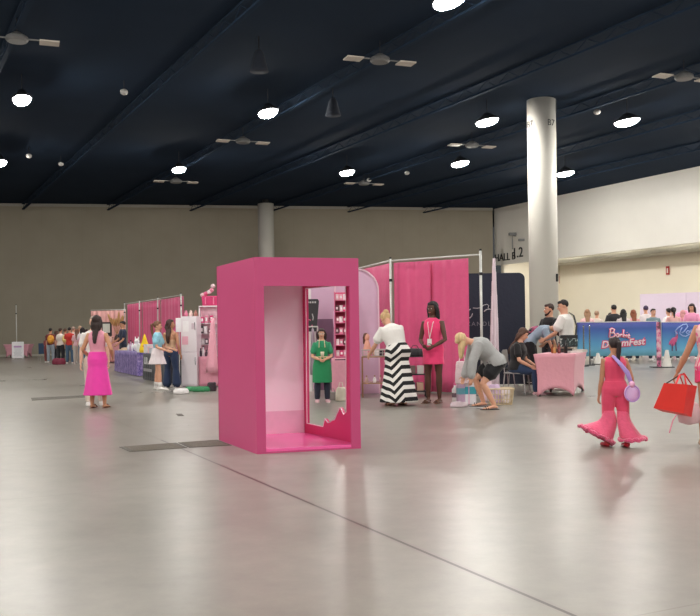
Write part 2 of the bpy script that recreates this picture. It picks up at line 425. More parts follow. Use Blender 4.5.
# floor grate and cover plates
def quad_slab(name, pts, h, m, label, cat, slats=0):
    t = thing(name, label, cat, (0, 0, 0))
    bm = BM(); prism(bm, [Vector((p.x, p.y, .001)) for p in pts], (0, 0, h)); obj('frame', bm, m, t)
    if slats:
        bm = BM(); a, b, c, d = pts
        for i in range(slats):
            f0 = (i+.25)/slats; f1 = (i+.75)/slats
            q = [a.lerp(b, f0), a.lerp(b, f1), d.lerp(c, f1), d.lerp(c, f0)]
            q = [Vector((p.x, p.y, h+.001)) for p in q]; q = [q[0].lerp(q[3], .08), q[1].lerp(q[2], .08), q[2].lerp(q[1], .08), q[3].lerp(q[0], .08)]
            prism(bm, q, (0, 0, .003))
        obj('slat_panel', bm, mat('grate_slat', (120, 112, 100), .5, .3), t)
    return t
GM = mat('grate_dark', (92, 86, 78), .6, .3)
quad_slab('floor_grate', [G(119, 447.2), G(130, 452), G(187.5, 448), G(176, 443)], .004, GM, 'grey slatted floor grate left of the joint line', 'grate', 10)
quad_slab('floor_grate', [G(178, 442.9), G(189.5, 447.8), G(232, 445.5), G(217, 440)], .004, GM, 'grey slatted floor grate touching the pink photo booth', 'grate', 8)
quad_slab('floor_cover', [G(31, 398), G(32, 400.5), G(95, 397), G(94, 395)], .004, mat('cover_dark', (85, 78, 70), .6, .2), 'thin dark metal cover strip in the floor left of the pink skirt', 'floor cover')
quad_slab('floor_cover', [G(176, 414), G(178, 416), G(184, 416), G(182, 414)], .004, mat('cover_dark', (0, 0, 0)), 'tiny dark floor socket cover below the two girls', 'floor cover')

# world: a hint of fill, the hall is closed
w = bpy.data.worlds.new('world'); SC.world = w; w.use_nodes = True
w.node_tree.nodes['Background'].inputs[0].default_value = (.05, .055, .06, 1)
SC.view_settings.view_transform = 'Standard'; SC.view_settings.look = 'None'
SC.view_settings.exposure = 0; SC.view_settings.gamma = 1

# ================================================================== people
def interp(tab, t):
    if t <= tab[0][0]: return tab[0][1:]
    for a, b in zip(tab, tab[1:]):
        if t <= b[0]:
            k = (t-a[0])/(b[0]-a[0]); return tuple(x+(y-x)*k for x, y in zip(a[1:], b[1:]))
    return tab[-1][1:]
WID_F = [(.455, .050, .045), (.475, .088, .060), (.52, .100, .072), (.57, .086, .060), (.62, .072, .050), (.68, .080, .060), (.73, .087, .070), (.775, .092, .058), (.800, .086, .048), (.820, .066, .038), (.838, .040, .033), (.875, .029, .030)]
WID_M = [(.455, .050, .045), (.475, .084, .060), (.52, .092, .066), (.57, .086, .060), (.62, .083, .056), (.68, .092, .062), (.73, .102, .068), (.775, .110, .064), (.805, .105, .052), (.828, .064, .042), (.845, .042, .040), (.875, .036, .038)]
def dr(a, b, s):
    a, b = rad(a), rad(b); return Vector((s*sin(b), -sin(a)*cos(b), -cos(a)*cos(b)))
SKIN = {'light': (214, 160, 132), 'tan': (186, 132, 102), 'dark': (88, 54, 42), 'pale': (226, 178, 154), 'olive': (196, 142, 108)}
STAND = ((2, 3), (0, 1))        # thigh(fwd,out), shin(fwd,out)
class Person:
    def __init__(s, loc, yaw, H, label, skin='light', sex='f', lean=(0, 0), neck=0, head=(0, 0, 0), arms=None, legs=None, build=1.0,
                 vox=.011, group=None, pelvis=None, hands=True, face=True, cat='person', roll=0):
        s.H = H; s.sex = sex; s.vox = vox; s.bw = build
        s.t = thing('person', label, cat, loc, rad(yaw), group)
        arms = arms or (((4, 9), (14, 4)), ((4, 9), (14, 4)))
        legs = legs or (STAND, STAND)
        s.hip0 = Vector((0, 0, .52*H)); s.l1, s.l2 = lean; s.sroll = roll
        up = lambda a: Vector((sin(rad(roll))*1.0, -sin(rad(a)), cos(rad(a)))).normalized()
        s.up = up; s.legs = {}
        # legs from origin pelvis first, to find the height of the pelvis
        low = 1e9; cen = Vector(); k = {}
        for i, sd in enumerate((-1, 1)):
            th, sh = legs[i]
            hj = Vector((sd*.052*H, 0, -.005*H)); kn = hj+dr(th[0], th[1], sd)*.24*H; an = kn+dr(sh[0], sh[1], sd)*.235*H
            k[sd] = [hj, kn, an]; low = min(low, an.z); cen += an*.5
        if pelvis is None: off = Vector((-cen.x, -cen.y, .045*H-low))
        else: off = Vector((0, 0, pelvis))
        s.hip0 = off
        for sd in k: s.legs[sd] = [p+off for p in k[sd]]
        s.waist = off+up(s.l1)*.10*H; s.chest = s.waist+up((s.l1+s.l2)/2)*.12*H; s.neckb = s.chest+up(s.l2)*.105*H
        s.W = WID_M if sex == 'm' else WID_F
        hn = up(s.l2+neck); s.hc = s.neckb+hn*.083*H+Vector((0, -.006*H, 0))
        Rh = Matrix.Rotation(rad(head[0]), 3, 'Z') @ Matrix.Rotation(rad(s.l2+neck+head[1]), 3, 'X') @ Matrix.Rotation(rad(head[2] if len(head) > 2 else 0), 3, 'Y')
        s.Rh = Rh
        s.arms = {}
        for i, sd in enumerate((-1, 1)):
            ua, fa = arms[i]
            c, _, sv, fv = s.sec(.785)
            sj = c+sv*sd*(.094 if sex == 'f' else .112)*H*(.5+.5*build)
            el = sj+dr(ua[0], ua[1], sd)*.172*H; wr = el+dr(fa[0], fa[1], sd)*.148*H
            s.arms[sd] = [sj, el, wr]
        s.skin = mat('skin_'+skin, SKIN[skin], .5, var=.06, scale=20)
        s.body(hands, face)
        if face: s.face()
    # spine
    def pos(s, t):
        H = s.H
        if t < .52: return s.hip0+s.up(s.l1*.35)*(t-.52)*H
        if t < .62: return s.hip0.lerp(s.waist, (t-.52)/.10)
        if t < .74: return s.waist.lerp(s.chest, (t-.62)/.12)
        if t < .845: return s.chest.lerp(s.neckb, (t-.74)/.105)
        return s.neckb+(s.hc-s.neckb)*((t-.845)/.09)
    def sec(s, t, off=0, n=None):
        e = .012; a = s.pos(max(.45, t-e)); b = s.pos(t+e); u_ = (b-a).normalized()
        sv = Vector((1, 0, 0)); sv = (sv-u_*sv.dot(u_)).normalized(); fv = sv.cross(u_)*-1
        rx, ry = interp(s.W, t)
        k = s.bw if t < .8 else (1+s.bw)/2
        if t > .83: k = 1
        return [s.pos(t), (rx*k*s.H+off, ry*k*s.H+off), sv, -fv]
    def loc(s, t, off=0):
        c, (rx, ry), sv, fv = s.sec(t, off); return (c, rx, ry, sv, fv)
    def body(s, hands, face):
        H = s.H; bm = BM()
        loft(bm, [s.loc(t) for t in (.455, .475, .50, .53, .57, .62, .66, .70, .735, .775, .805, .825, .845, .87, .90)], 18)
        ab = (.85+.15*s.bw)
        for sd in (-1, 1):
            hj, kn, an = s.legs[sd]
            tube(bm, [hj, hj.lerp(kn, .35), hj.lerp(kn, .75), kn, kn.lerp(an, .3), kn.lerp(an, .65), an], [x*H*ab for x in (.053, .050, .038, .031, .033, .026, .019)], 12)
            f0 = an+Vector((0, .018*H, -.022*H)); 
            tube(bm, [f0+Vector((0, .004, 0)), an+Vector((0, -.02*H, -.018*H)), an+Vector((sd*.006*H, -.065*H, -.029*H)), an+Vector((sd*.008*H, -.105*H, -.034*H))], [.022*H, .026*H, .025*H, .017*H], 10, flat=.6, side=(1, 0, 0))
            sj, el, wr = s.arms[sd]
            inn = s.pos(.775)
            tube(bm, [inn.lerp(sj, .55), sj, sj.lerp(el, .4), el, el.lerp(wr, .35), wr], [x*H*ab for x in (.030, .030, .026, .021, .022, .0145)], 12)
            if hands: s.hand(bm, sd)
            else: ell(bm, wr+(wr-el).normalized()*.045*H, (.018*H, .018*H, .04*H))
        # head
        R = s.Rh; c = s.hc
        ell(bm, c+R@Vector((0, .006*H, .012*H)), (.046*H, .056*H, .054*H), R, 20)
        ell(bm, c+R@Vector((0, -.018*H, -.022*H)), (.036*H, .037*H, .044*H), R, 16)
        ell(bm, c+R@Vector((0, -.038*H, -.048*H)), (.018*H, .014*H, .013*H), R, 12)
        tube(bm, [c+R@Vector((0, -.050*H, .006*H)), c+R@Vector((0, -.064*H, -.016*H))], [.005*H, .009*H], 8)
        for sd in (-1, 1): ell(bm, c+R@Vector((sd*.046*H, .006*H, -.006*H)), (.006*H, .012*H, .018*H), R, 10)
        tube(bm, [s.pos(.84), c+R@Vector((0, .012*H, -.03*H))], [.031*H, .030*H] if s.sex == 'f' else [.038*H, .036*H], 12)
        remesh('body', bm, s.skin, s.t, s.vox, 2)
    def hand(s, bm, sd):
        H = s.H; sj, el, wr = s.arms[sd]; d = (wr-el).normalized()
        n = Vector((-sd, 0, 0)); n = n-d*n.dot(d)
        if n.length < .35: n = Vector((0, 0, -1)); n = n-d*n.dot(d)
        n.normalize(); w = d.cross(n)
        if w.z < 0 and abs(w.z) > .3: w = -w      # thumb side up / forward
        elif abs(w.z) <= .3 and w.y > 0: w = -w
        wd = .022*H; pl = .052*H
        tube(bm, [wr, wr+d*pl*.5, wr+d*pl], [wd*.75, wd*.95, wd], 10, flat=.42, side=w)
        for i, (o, L) in enumerate(((.78, .042), (.27, .047), (-.26, .044), (-.78, .034))):
            b = wr+d*pl*.95+w*wd*o*.95; L *= H
            d1 = (d*cos(.35)+n*sin(.35)); d2 = (d*cos(.9)+n*sin(.9))
            tube(bm, [b, b+d1*L*.5, b+d1*L*.5+d2*L*.5], [max(.0052*H, .0088)]*2+[max(.0042*H, .0075)], 7)
        b = wr+d*pl*.3+w*wd*.8; t1 = (d*.6+w*.75+n*.25).normalized(); t2 = (d*.9+w*.25+n*.35).normalized()
        tube(bm, [b, b+t1*.028*H, b+t1*.028*H+t2*.024*H], [.0075*H, .0062*H, .005*H], 7)
    def face(s):
        H = s.H; c = s.hc; R = s.Rh
        for sd in (-1, 1):
            bm = BM(); ell(bm, c+R@Vector((sd*.0185*H, -.0475*H, .002*H)), (.0072*H, .0055*H, .0044*H), R, 10)
            e = obj('eye', bm, mat('eye_white', (215, 208, 202), .3), s.t, smooth=True)
            bm = BM(); ell(bm, c+R@Vector((sd*.0185*H, -.0528*H, .002*H)), (.0042*H, .0022*H, .0045*H), R, 8)
            obj('iris', bm, mat('iris', (40, 26, 20), .2), e, smooth=True)
            bm = BM(); tube(bm, [c+R@Vector((sd*x*H, y*H, z*H)) for x, y, z in ((.009, -.0545, .0135), (.019, -.0535, .017), (.028, -.048, .0145))], .0022*H, 5)
            obj('eyebrow', bm, mat('eyebrow', (52, 36, 28), .8), s.t)
        bm = BM(); ell(bm, c+R@Vector((0, -.0535*H, -.033*H)), (.0145*H, .005*H, .0048*H), R, 10)
        obj('mouth', bm, mat('lips', (170, 84, 80), .5), s.t, smooth=True)
    # ---- clothing
    def cl(s, name, bm, m, wr=.004, vox=None, sm=2):
        return remesh(name, bm, m, s.t, vox or s.vox*1.05, sm, wr)
    def top(s, m, sleeve='short', hem=.50, neckt=.835, off=.012, name='shirt', skirt=None, wide=0, lo=None):
        H = s.H; bm = BM(); ts = [hem]+[t for t in (.50, .53, .57, .62, .66, .70, .735, .775, .805, .825) if hem+.008 < t < neckt-.01]+[neckt]
        secs = []
        for t in ts:
            c, rx, ry, sv, fv = s.loc(t, off+(wide*(1-min(1, max(0, (t-hem)/.12))) if wide else 0)); secs.append((c, rx, ry, sv, fv))
        if skirt: s.skirt_secs(bm, secs[0], skirt)
        loft(bm, secs, 24)
        for sd in (-1, 1):
            sj, el, wr = s.arms[sd]; inn = s.pos(.765)
            if sleeve == 'short': tube(bm, [inn.lerp(sj, .5), sj, sj.lerp(el, .3), sj.lerp(el, .62)], [.028*H+off*.7, .030*H+off, .030*H+off*1.1, .031*H+off*1.5], 14)
            elif sleeve == 'cap': tube(bm, [inn.lerp(sj, .5), sj, sj.lerp(el, .22)], [.028*H+off*.7, .030*H+off, .030*H+off*1.2], 14)
            elif sleeve == 'long': tube(bm, [inn.lerp(sj, .5), sj, sj.lerp(el, .5), el, el.lerp(wr, .5), el.lerp(wr, .95)], [.028*H+off*.7, .031*H+off, .028*H+off, .026*H+off, .023*H+off, .018*H+off], 14)
        return s.cl(name, bm, m)
    def skirt_secs(s, bm, top, spec):
        # spec: (hem z, rx, ry, folds, amp[, dx, dy])
        zh, rx1, ry1, nf, amp = spec[:5]; dx, dy = (spec[5:7] if len(spec) > 6 else (0, 0))
        c0, rx0, ry0, sv, fv = top; n = 48; rings = []
        hip = s.pos(.50); hc, (hrx, hry), _, _ = s.sec(.505)
        for i in range(25):
            k = i/24
            c = c0.lerp(Vector((hip.x+dx, hip.y+dy, zh)), k)
            e = k**1.15; rx = rx0+(rx1-rx0)*e; ry = ry0+(ry1-ry0)*e
            tb = .52+(c.z-s.hip0.z)/s.H
            if tb > .46:
                ps = s.pos(tb); c = Vector((ps.x, ps.y, c.z)).lerp(c, min(1, max(0, (.52-tb)/.06)))
                bx, by = interp(s.W, max(.50, tb)); rx = max(rx, bx*s.bw*s.H+.024); ry = max(ry, by*s.bw*s.H+.024+.0016*abs(s.l1))
            ring = []
            for q in range(n):
                th = 2*PI*q/n; w_ = 1+amp*k*(sin(nf*th+1.3*sin(2*th))+.4*sin((nf+3)*th+1))
                S = Vector(sv).lerp(Vector((1, 0, 0)), k); F_ = Vector(fv).lerp(Vector((0, 1, 0)), k) if fv[1] > 0 else Vector(fv).lerp(Vector((0, -1, 0)), k)
                ring.append(bm.verts.new(c+S*rx*w_*cos(th)+F_*ry*w_*sin(th)))
            rings.append(ring)
        for a, b in zip(rings, rings[1:]):
            for q in range(n): bm.faces.new((a[q], a[(q+1) % n], b[(q+1) % n], b[q]))
        bm.faces.new(rings[0][::-1]); bm.faces.new(rings[-1])
    def skirt(s, m, zh, rx, ry, nf=7, amp=.06, t0=.605, name='skirt', dx=0, dy=0, wr=.003):
        bm = BM(); s.skirt_secs(bm, s.loc(t0, .014), (zh, rx, ry, nf, amp, dx, dy)); return s.cl(name, bm, m, wr)
    def trousers(s, m, length=1.0, off=.012, flare=0, top=.60, name='trousers'):
        H = s.H; bm = BM(); off0 = off
        loft(bm, [s.loc(t, off) for t in (.462, .48, .50, .53, .57, top)], 20)
        for sd in (-1, 1):
            hj, kn, an = s.legs[sd]; ab = .85+.15*s.bw
            pts = [(0, .056), (.2, .052), (.38, .042), (.5, .036), (.65, .037), (.85, .031), (.97, .028)]
            P_ = []; R_ = []
            for k, r in pts:
                if k > length+.001:
                    break
                P_.append(hj.lerp(kn, k*2) if k < .5 else kn.lerp(an, (k-.5)*2)); R_.append(r*H*ab+off+flare*max(0, k-.5)*2)
            if len(P_) < 3 or (length < .95 and P_):
                k = length; P_.append(hj.lerp(kn, k*2) if k < .5 else kn.lerp(an, (k-.5)*2)); R_.append(R_[-1]+(0 if k > .5 else .002))
            tube(bm, P_, R_, 14)
        return s.cl(name, bm, m, .003)
    def shoes(s, m, kind='shoe', sole=None, pair=('shoe',)):
        H = s.H
        for sd in (-1, 1):
            an = s.legs[sd][2]; z = -.045*H if True else 0
            bm = BM()
            if kind == 'shoe':
                tube(bm, [an+Vector((0, .026*H, -.024*H)), an+Vector((0, 0, -.018*H)), an+Vector((sd*.004*H, -.04*H, -.024*H)), an+Vector((sd*.007*H, -.075*H, -.028*H)), an+Vector((sd*.008*H, -.115*H, -.032*H))], [.020*H, .031*H, .032*H, .031*H, .020*H], 12, flat=.62, side=(1, 0, 0))
                tube(bm, [an+Vector((0, 0, -.02*H)), an+Vector((0, 0, .005*H))], .026*H, 12, cap=False)
                o = remesh('shoe', bm, m, s.t, min(.008, s.vox), 1)
                bm = BM(); secs = []
                tube(bm, [an+Vector((0, .035*H, -.040*H)), an+Vector((0, -.04*H, -.040*H)), an+Vector((sd*.008*H, -.118*H, -.040*H))], [.020*H, .029*H, .022*H], 12, flat=.22, side=(1, 0, 0))
                obj('sole', bm, sole or mat('sole_white', (215, 210, 205), .7), o, smooth=True)
            else:   # sandal
                tube(bm, [an+Vector((0, .035*H, -.042*H)), an+Vector((0, -.04*H, -.042*H)), an+Vector((sd*.008*H, -.125*H, -.042*H))], [.022*H, .028*H, .024*H], 12, flat=.18, side=(1, 0, 0))
                o = obj('sandal', bm, m, s.t, smooth=True)
                bm = BM()
                for yy in (-.07, -.09): tube(bm, [an+Vector((-.026*H, yy*H, -.035*H)), an+Vector((0, yy*H, -.008*H)), an+Vector((.026*H+sd*.01*H, yy*H, -.035*H))], .004*H, 6)
                tube(bm, [an+Vector((-.02*H, .01*H, -.03*H)), an+Vector((0, .026*H, -.01*H)), an+Vector((.02*H, .01*H, -.03*H))], .003*H, 6)
                obj('strap', bm, m, o, smooth=True)
    def hair(s, c, style='long', length=.2, width=.05, hang=False, n='hair', wr=.004):
        H = s.H; R = s.Rh; hc = s.hc; bm = BM(); X = lambda a, b, d: hc+R@Vector((a*H, b*H, d*H))
        m = mat('hair_%d_%d_%d' % c, c, .62, var=.35, scale=30, bump=.5, bscale=120, stretch=(1, 1, .12))
        if style == 'short':
            ell(bm, X(0, .016, .020), (.050*H, .054*H, .053*H), R, 18); ell(bm, X(0, -.022, .048), (.036*H, .026*H, .020*H), R, 14)
        else:
            ell(bm, X(0, .016, .018), (.053*H, .056*H, .056*H), R, 18); ell(bm, X(0, -.018, .046), (.040*H, .030*H, .022*H), R, 14)
        if style == 'bob':
            for sd in (-1, 1): tube(bm, [X(sd*.036, 0, .03), X(sd*.052, .006, -.01), X(sd*.052, .008, -.05), X(sd*.050, .006, -.05-length*.4)], [.02*H, .022*H, .022*H, .018*H], 10)
            tube(bm, [X(0, .03, .02), X(0, .045, -.03), X(0, .045, -.055-length*.3)], [.045*H, .048*H, .046*H], 12, flat=.6, side=R@Vector((1, 0, 0)))
        if style in ('long', 'halfup'):
            if hang:
                a = X(0, .03, .0); pts = [a, a+Vector((0, -.02, -.10*H)), a+Vector((0, -.03, -length*H))]
                tube(bm, pts, [.048*H, .05*H, .03*H], 12, flat=.7, side=(1, 0, 0))
            else:
                pts = [X(0, .03, .02), X(0, .048, -.04)]; tt = .84; end = .84-length
                while tt > end:
                    c_, (rx, ry), sv, fv = s.sec(tt); bk = Vector((0, 1, 0)) if s.l2 < 60 else Vector((0, 0, 1)); pts.append(c_+bk*(ry+.016*H)); tt -= .045
                rs = [.045*H, .05*H]+[width*H*(1-.45*((i+1)/len(pts[2:]))**2) for i in range(len(pts)-2)]
                tube(bm, pts, rs, 14, flat=.45, side=(1, 0, 0))
                for sd in (-1, 1): tube(bm, [X(sd*.030, .004, .035), X(sd*.050, .012, -.01), X(sd*.046, .028, -.055), X(sd*.035, .042, -.09)], [.018*H, .018*H, .018*H, .015*H], 10)
        o = remesh(n, bm, m, s.t, s.vox*.9, 2, wr, 22)
        if style == 'ponytail':
            bm = BM(); b = X(0, .066, .02); q = [b, b+R@Vector((0, .03*H, -.01*H)), b+Vector((0, .025*H, -.08*H)), b+Vector((0, .012*H, -length*H))]
            tube(bm, q, [.016*H, .020*H, width*H*.42, .010*H], 12); remesh('ponytail', bm, m, o, s.vox*.9, 2, wr, 22)
        if style == 'bun':
            bm = BM(); ell(bm, X(0, .06, .04), (.03*H, .028*H, .03*H), R, 12); remesh('bun', bm, m, o, s.vox*.9, 1, wr, 22)
        return o
    def W2(s, p):          # local point to world
        return Matrix.Translation(s.t.location) @ Matrix.Rotation(s.t.rotation_euler.z, 4, 'Z') @ Vector(p)
def fab(name, c, **k):
    k.setdefault('bump', .35); k.setdefault('bscale', 14); k.setdefault('sheen', .15)
    return mat(name, c, .85, **k)
def at(px, py=None, d=None):
    if py is not None: return G(px, py)
    u, v = uv(px, 331); p = P(px, 331, d); p.z = 0; return p
def yd(deg): return deg

# ================================================================== pink life-size doll box booth
HOT = mat('hot_pink_board', (203, 76, 128), .42, var=.03, scale=1.5)
HOT_BOUNCE = mat('hot_pink_interreflection', (212, 50, 112), .38, var=.03, scale=1.5)  # same board made redder: pink interreflection put into the colour
PALE = mat('pale_pink_board', (254, 230, 242), .5, var=.03, scale=1.2)
PF = mat('pink_box_floor', (250, 108, 178), .25, var=.03, scale=1.2, coat=.3)
FL = G(257, 454.3); FRt = G(361, 448.4); BL = G(219, 440); BR = CZ(303, 432, .05); BR = Vector((BR.x+.03, BR.y+.03, 0))
BH = 2.135
booth = thing('doll_box_booth', 'tall hot pink open-fronted photo booth box with a cut-out side window', 'photo booth', FL)
a_ = Vector((0, 0, 0)); fr = FRt-FL; bl = BL-FL; br = BR-FL
xf = fr.normalized(); xb = bl.normalized(); xr = (br-fr).normalized(); wf = fr.length; wl = (br-fr).length
TH = .03
def wallp(bm, p, q, z0, z1, th):          # thin vertical board from p to q, thickness th towards inside vector
    p = Vector(p); q = Vector(q); th = Vector(th)
    prism(bm, [p+Vector((0, 0, z0)), q+Vector((0, 0, z0)), q+th+Vector((0, 0, z0)), p+th+Vector((0, 0, z0))], (0, 0, z1-z0)); return bm
# left side: outer board bows a little near the floor at the front
bm = BM(); wallp(bm, xb*(TH+.0005), bl, 0, BH, xf*TH); obj('side_panel', bm, HOT, booth)
# back panel: pink outside, pale inside lining
bm = BM(); wallp(bm, bl, br, 0, BH, -xb*TH); obj('back_panel', bm, HOT, booth)
bm = BM(); wallp(bm, bl+xf*TH-xb*(TH+.001), br-xf*TH-xb*(TH+.001), .05, BH-.02, -xb*.012); o = obj('back_lining', bm, PALE, booth)
bm = BM(); wallp(bm, bl+xf*TH-xb*(TH+.014), br-xf*TH-xb*(TH+.014), .05, .33, -xb*.004); obj('reflection_band', bm, mat('pale_pink_reflection', (240, 190, 214), .5), booth)  # lower lining drawn darker: a reflection put into its colour
bm = BM(); wallp(bm, xf*(TH+.001)+xb*TH, bl+xf*(TH+.001)-xb*(TH+.02), .05, BH-.02, xf*.01); obj('side_lining', bm, PALE, booth)
# floor and roof
bm = BM(); prism(bm, [xf*TH+xb*.01, fr-xf*TH+xb*.01, br-xf*TH-xb*.02, bl+xf*TH-xb*.02], (0, 0, .05)); obj('platform', bm, PF, booth)
bm = BM(); prism(bm, [p+Vector((0, 0, BH-.03)) for p in (xb*(TH+.001)+xf*(TH+.001), fr+xb*(TH+.001)-xf*.001, br-xb*(TH+.001)-xf*.001, bl-xb*(TH+.001)+xf*(TH+.001))], (0, 0, .03)); obj('roof_panel', bm, HOT, booth)
# front frame with opening
fx = lambda px, py: None
def front_uv(px, py):                      # pixel -> (along, z) on the front plane
    u, v = uv(px, py); k = u/F; s_ = (k*FL.y-FL.x)/(xf.x-k*xf.y); q = FL+xf*s_
    return s_, HC-v/F*q.y
lx = front_uv(265, 360)[0]; rx_ = front_uv(350.5, 360)[0]; tz = front_uv(300, 286)[1]
bm = BM()
pts = [(0, 0), (wf, 0), (wf, BH), (0, BH)]
hole = [(lx, .02), (rx_, .02), (rx_, tz), (lx, tz)]
th = xb*TH
def fp(p, k=0): return xf*p[0]+Vector((0, 0, p[1]))+th*k
vo = [bm.verts.new(fp(p)) for p in pts]; vh = [bm.verts.new(fp(p)) for p in hole]
wo = [bm.verts.new(fp(p, 1)) for p in pts]; wh = [bm.verts.new(fp(p, 1)) for p in hole]
for i in range(4):
    j = (i+1) % 4
    bm.faces.new((vo[i], vo[j], vh[j], vh[i])); bm.faces.new((wo[j], wo[i], wh[i], wh[j]))
    bm.faces.new((vo[j], vo[i], wo[i], wo[j])); bm.faces.new((vh[i], vh[j], wh[j], wh[i]))
obj('front_frame', bm, HOT, booth)
# right side panel with cut-out; coordinates: s along from front to back, z
def right_uv(px, py):
    u, v = uv(px, py); k = u/F; o_ = FRt-xf*TH
    s_ = (k*o_.y-o_.x)/(xr.x-k*xr.y); q = o_+xr*s_
    return s_, HC-v/F*q.y
cut = [right_uv(*p) for p in ((306, 288.5), (346, 284.8), (346.5, 412), (344, 414.5), (340.5, 407.3), (337.3, 414), (335, 419.6), (332.5, 420.5), (330, 422.3), (328, 422.6), (325.2, 418.6), (323.3, 426.6), (307.3, 423.3))]
bm = BM(); ou = [(TH+.002, 0), (wl-TH-.002, 0), (wl-TH-.002, BH-.031), (TH+.002, BH-.031)]
def rp(p, k=0): return fr-xf*TH*(1-k)+xr*p[0]+Vector((0, 0, p[1]))
geo = []
for k in (0, 1):
    e = []
    for ring in (ou, cut):
        vs = [bm.verts.new(rp(p, k)) for p in ring]
        e += [bm.edges.new((vs[i], vs[(i+1) % len(vs)])) for i in range(len(vs))]
        geo.append(vs)
    bmesh.ops.triangle_fill(bm, use_beauty=True, use_dissolve=False, edges=e)
for a, b in ((geo[0], geo[2]), (geo[1], geo[3])):
    n_ = len(a)
    for i in range(n_): bm.faces.new((a[i], a[(i+1) % n_], b[(i+1) % n_], b[i]))
obj('window_panel', bm, HOT_BOUNCE, booth)
# pale edging of the cut-out
bm = BM(); e_ = [rp(p, -.15) for p in cut]
for i in range(len(e_)): wire(bm, [e_[i], e_[(i+1) % len(e_)]], .006, 5)
obj('cutout_edge', bm, PALE, booth)

# ================================================================== people in the photo
A_DOWN = ((4, 8), (12, 4))
# 1 woman in magenta skirt, seen from behind
p = Person(at(98.5, 408), 176, 1.66, 'long-haired woman seen from behind in light pink top and magenta midi skirt', 'olive', arms=(((-6, 22), (58, -12)), ((-6, 22), (58, -12))), head=(0, 4))
p.top(fab('rose_knit', (222, 148, 168)), 'none', hem=.55, name='top')
p.skirt(fab('magenta_satin', (236, 62, 168), sheen=.3), .235, .262, .20, 6, .05)
p.hair((44, 28, 26), 'long', .17, .036)
p.shoes(mat('brown_leather', (110, 62, 44), .5), 'sandal')
# 2 person behind her
p = Person(at(95, 405.5), 20, 1.66, 'grey-haired person in white, almost hidden behind the magenta skirt', 'pale', sex='m', head=(-10, 0))
p.top(fab('white_cotton', (226, 222, 218)), 'short'); p.trousers(fab('cream_cotton', (214, 200, 186)))
p.hair((168, 152, 140), 'short'); p.shoes(mat('white_leather', (232, 228, 224), .5))
# 3 girl in light blue tee and white skirt
p = Person(at(158, 390), 82, 1.62, 'girl in a light blue and white tee, short white skirt and white sneakers', 'light', lean=(2, 0), arms=(((10, 10), (72, -4)), ((14, 10), (76, -4))), legs=(((10, 2), (4, 1)), ((-6, 2), (-8, 1))), head=(6, 8))
p.top(fab('tie_dye_blue', (140, 196, 222), var=.5, scale=9), 'short', hem=.57)
p.skirt(fab('white_ruffle', (228, 216, 220)), .375*1.62, .215, .205, 9, .07)
p.hair((120, 84, 62), 'ponytail', .24, .05); p.shoes(mat('white_leather', (0, 0, 0)))
bm = BM()
for sd in (-1, 1): tube(bm, [p.legs[sd][2]+Vector((0, 0, -.01)), p.legs[sd][2].lerp(p.legs[sd][1], .3)], [.036, .047], 12, cap=False)
obj('socks', bm, fab('sock_white', (228, 224, 222)), p.t, smooth=True)
# 4 girl in flared jeans with a bare back
p = Person(at(172, 388), 160, 1.66, 'girl in a tan backless top and dark flared jeans looking back over her shoulder', 'tan', arms=(((-4, 12), (22, 2)), ((-2, 8), (30, -8))), head=(-62, 0), legs=(((3, 5), (0, 3)), ((2, 3), (-2, 2))))
p.top(fab('tan_halter', (196, 158, 128)), 'none', hem=.56, neckt=.70, name='halter_top')
p.trousers(fab('navy_denim', (34, 50, 82), scale=30), flare=.055)
p.hair((62, 38, 32), 'long', .20, .045); p.shoes(mat('white_leather', (0, 0, 0)))
# 5 green apron
p = Person(at(322.5, 402.5), 4, 1.37, 'person in a green tee and long green apron seen through the booth window', 'light', arms=(((6, 12), (72, -38)), ((6, 12), (72, -38))), head=(-6, 6), vox=.009)
AP = fab('apron_green', (34, 134, 84)); p.top(fab('tee_green', (44, 140, 98)), 'short', hem=.56)
p.trousers(fab('navy_cotton', (30, 34, 52)), .97)
H = p.H; bm = BM()
rows = []
for t, k in ((.75, .5), (.70, .62), (.65, .8), (.61, .98), (.57, 1.05), (.50, 1.12), (.42, 1.15), (.34, 1.15), (.27, 1.17)):
    if t >= .5: c, (rx, ry), sv, fv = p.sec(t, .026)
    else: c = p.pos(.5)+Vector((0, 0, (t-.5)*H)); rx, ry = .095*H+.03, .075*H+.045
    r_ = []
    for q in range(17):
        a = -PI/2+(q-8)/8*1.25*min(1, k)*1.0
        r_.append(c+Vector((cos(a)*rx*1.02*k if t < .6 else cos(a)*rx, sin(a)*ry, 0)))
    rows.append(r_)
for off in (0, 1):
    V_ = [[bm.verts.new(v*1+Vector((0, -.006*off, 0))) for v in r_] for r_ in rows]
    for a, b in zip(V_, V_[1:]):
        for q in range(16): bm.faces.new((a[q], a[q+1], b[q+1], b[q]))
obj('apron', bm, AP, p.t, smooth=True)
bm = BM()
for sd in (-1, 1): wire(bm, [rows[0][8]+Vector((sd*.055, -.012, -.01)), p.pos(.80)+Vector((sd*.05, -.075*H, 0)), p.pos(.84)+Vector((sd*.045, -.01, .01)), p.pos(.845)+Vector((sd*.02, .05, .005))], .008, 6)
c, (rx, ry), _, _ = p.sec(.615, .036)
bm2 = [c+Vector((cos(a)*rx, sin(a)*ry, 0)) for a in [2*PI*k/24 for k in range(25)]]
wire(bm, bm2, .012, 6); obj('apron_strap', bm, fab('cream_strap', (212, 196, 160)), p.t)
p.hair((50, 32, 30), 'bob', .05); p.shoes(mat('pink_leather', (214, 170, 178), .5))
bm = BM()
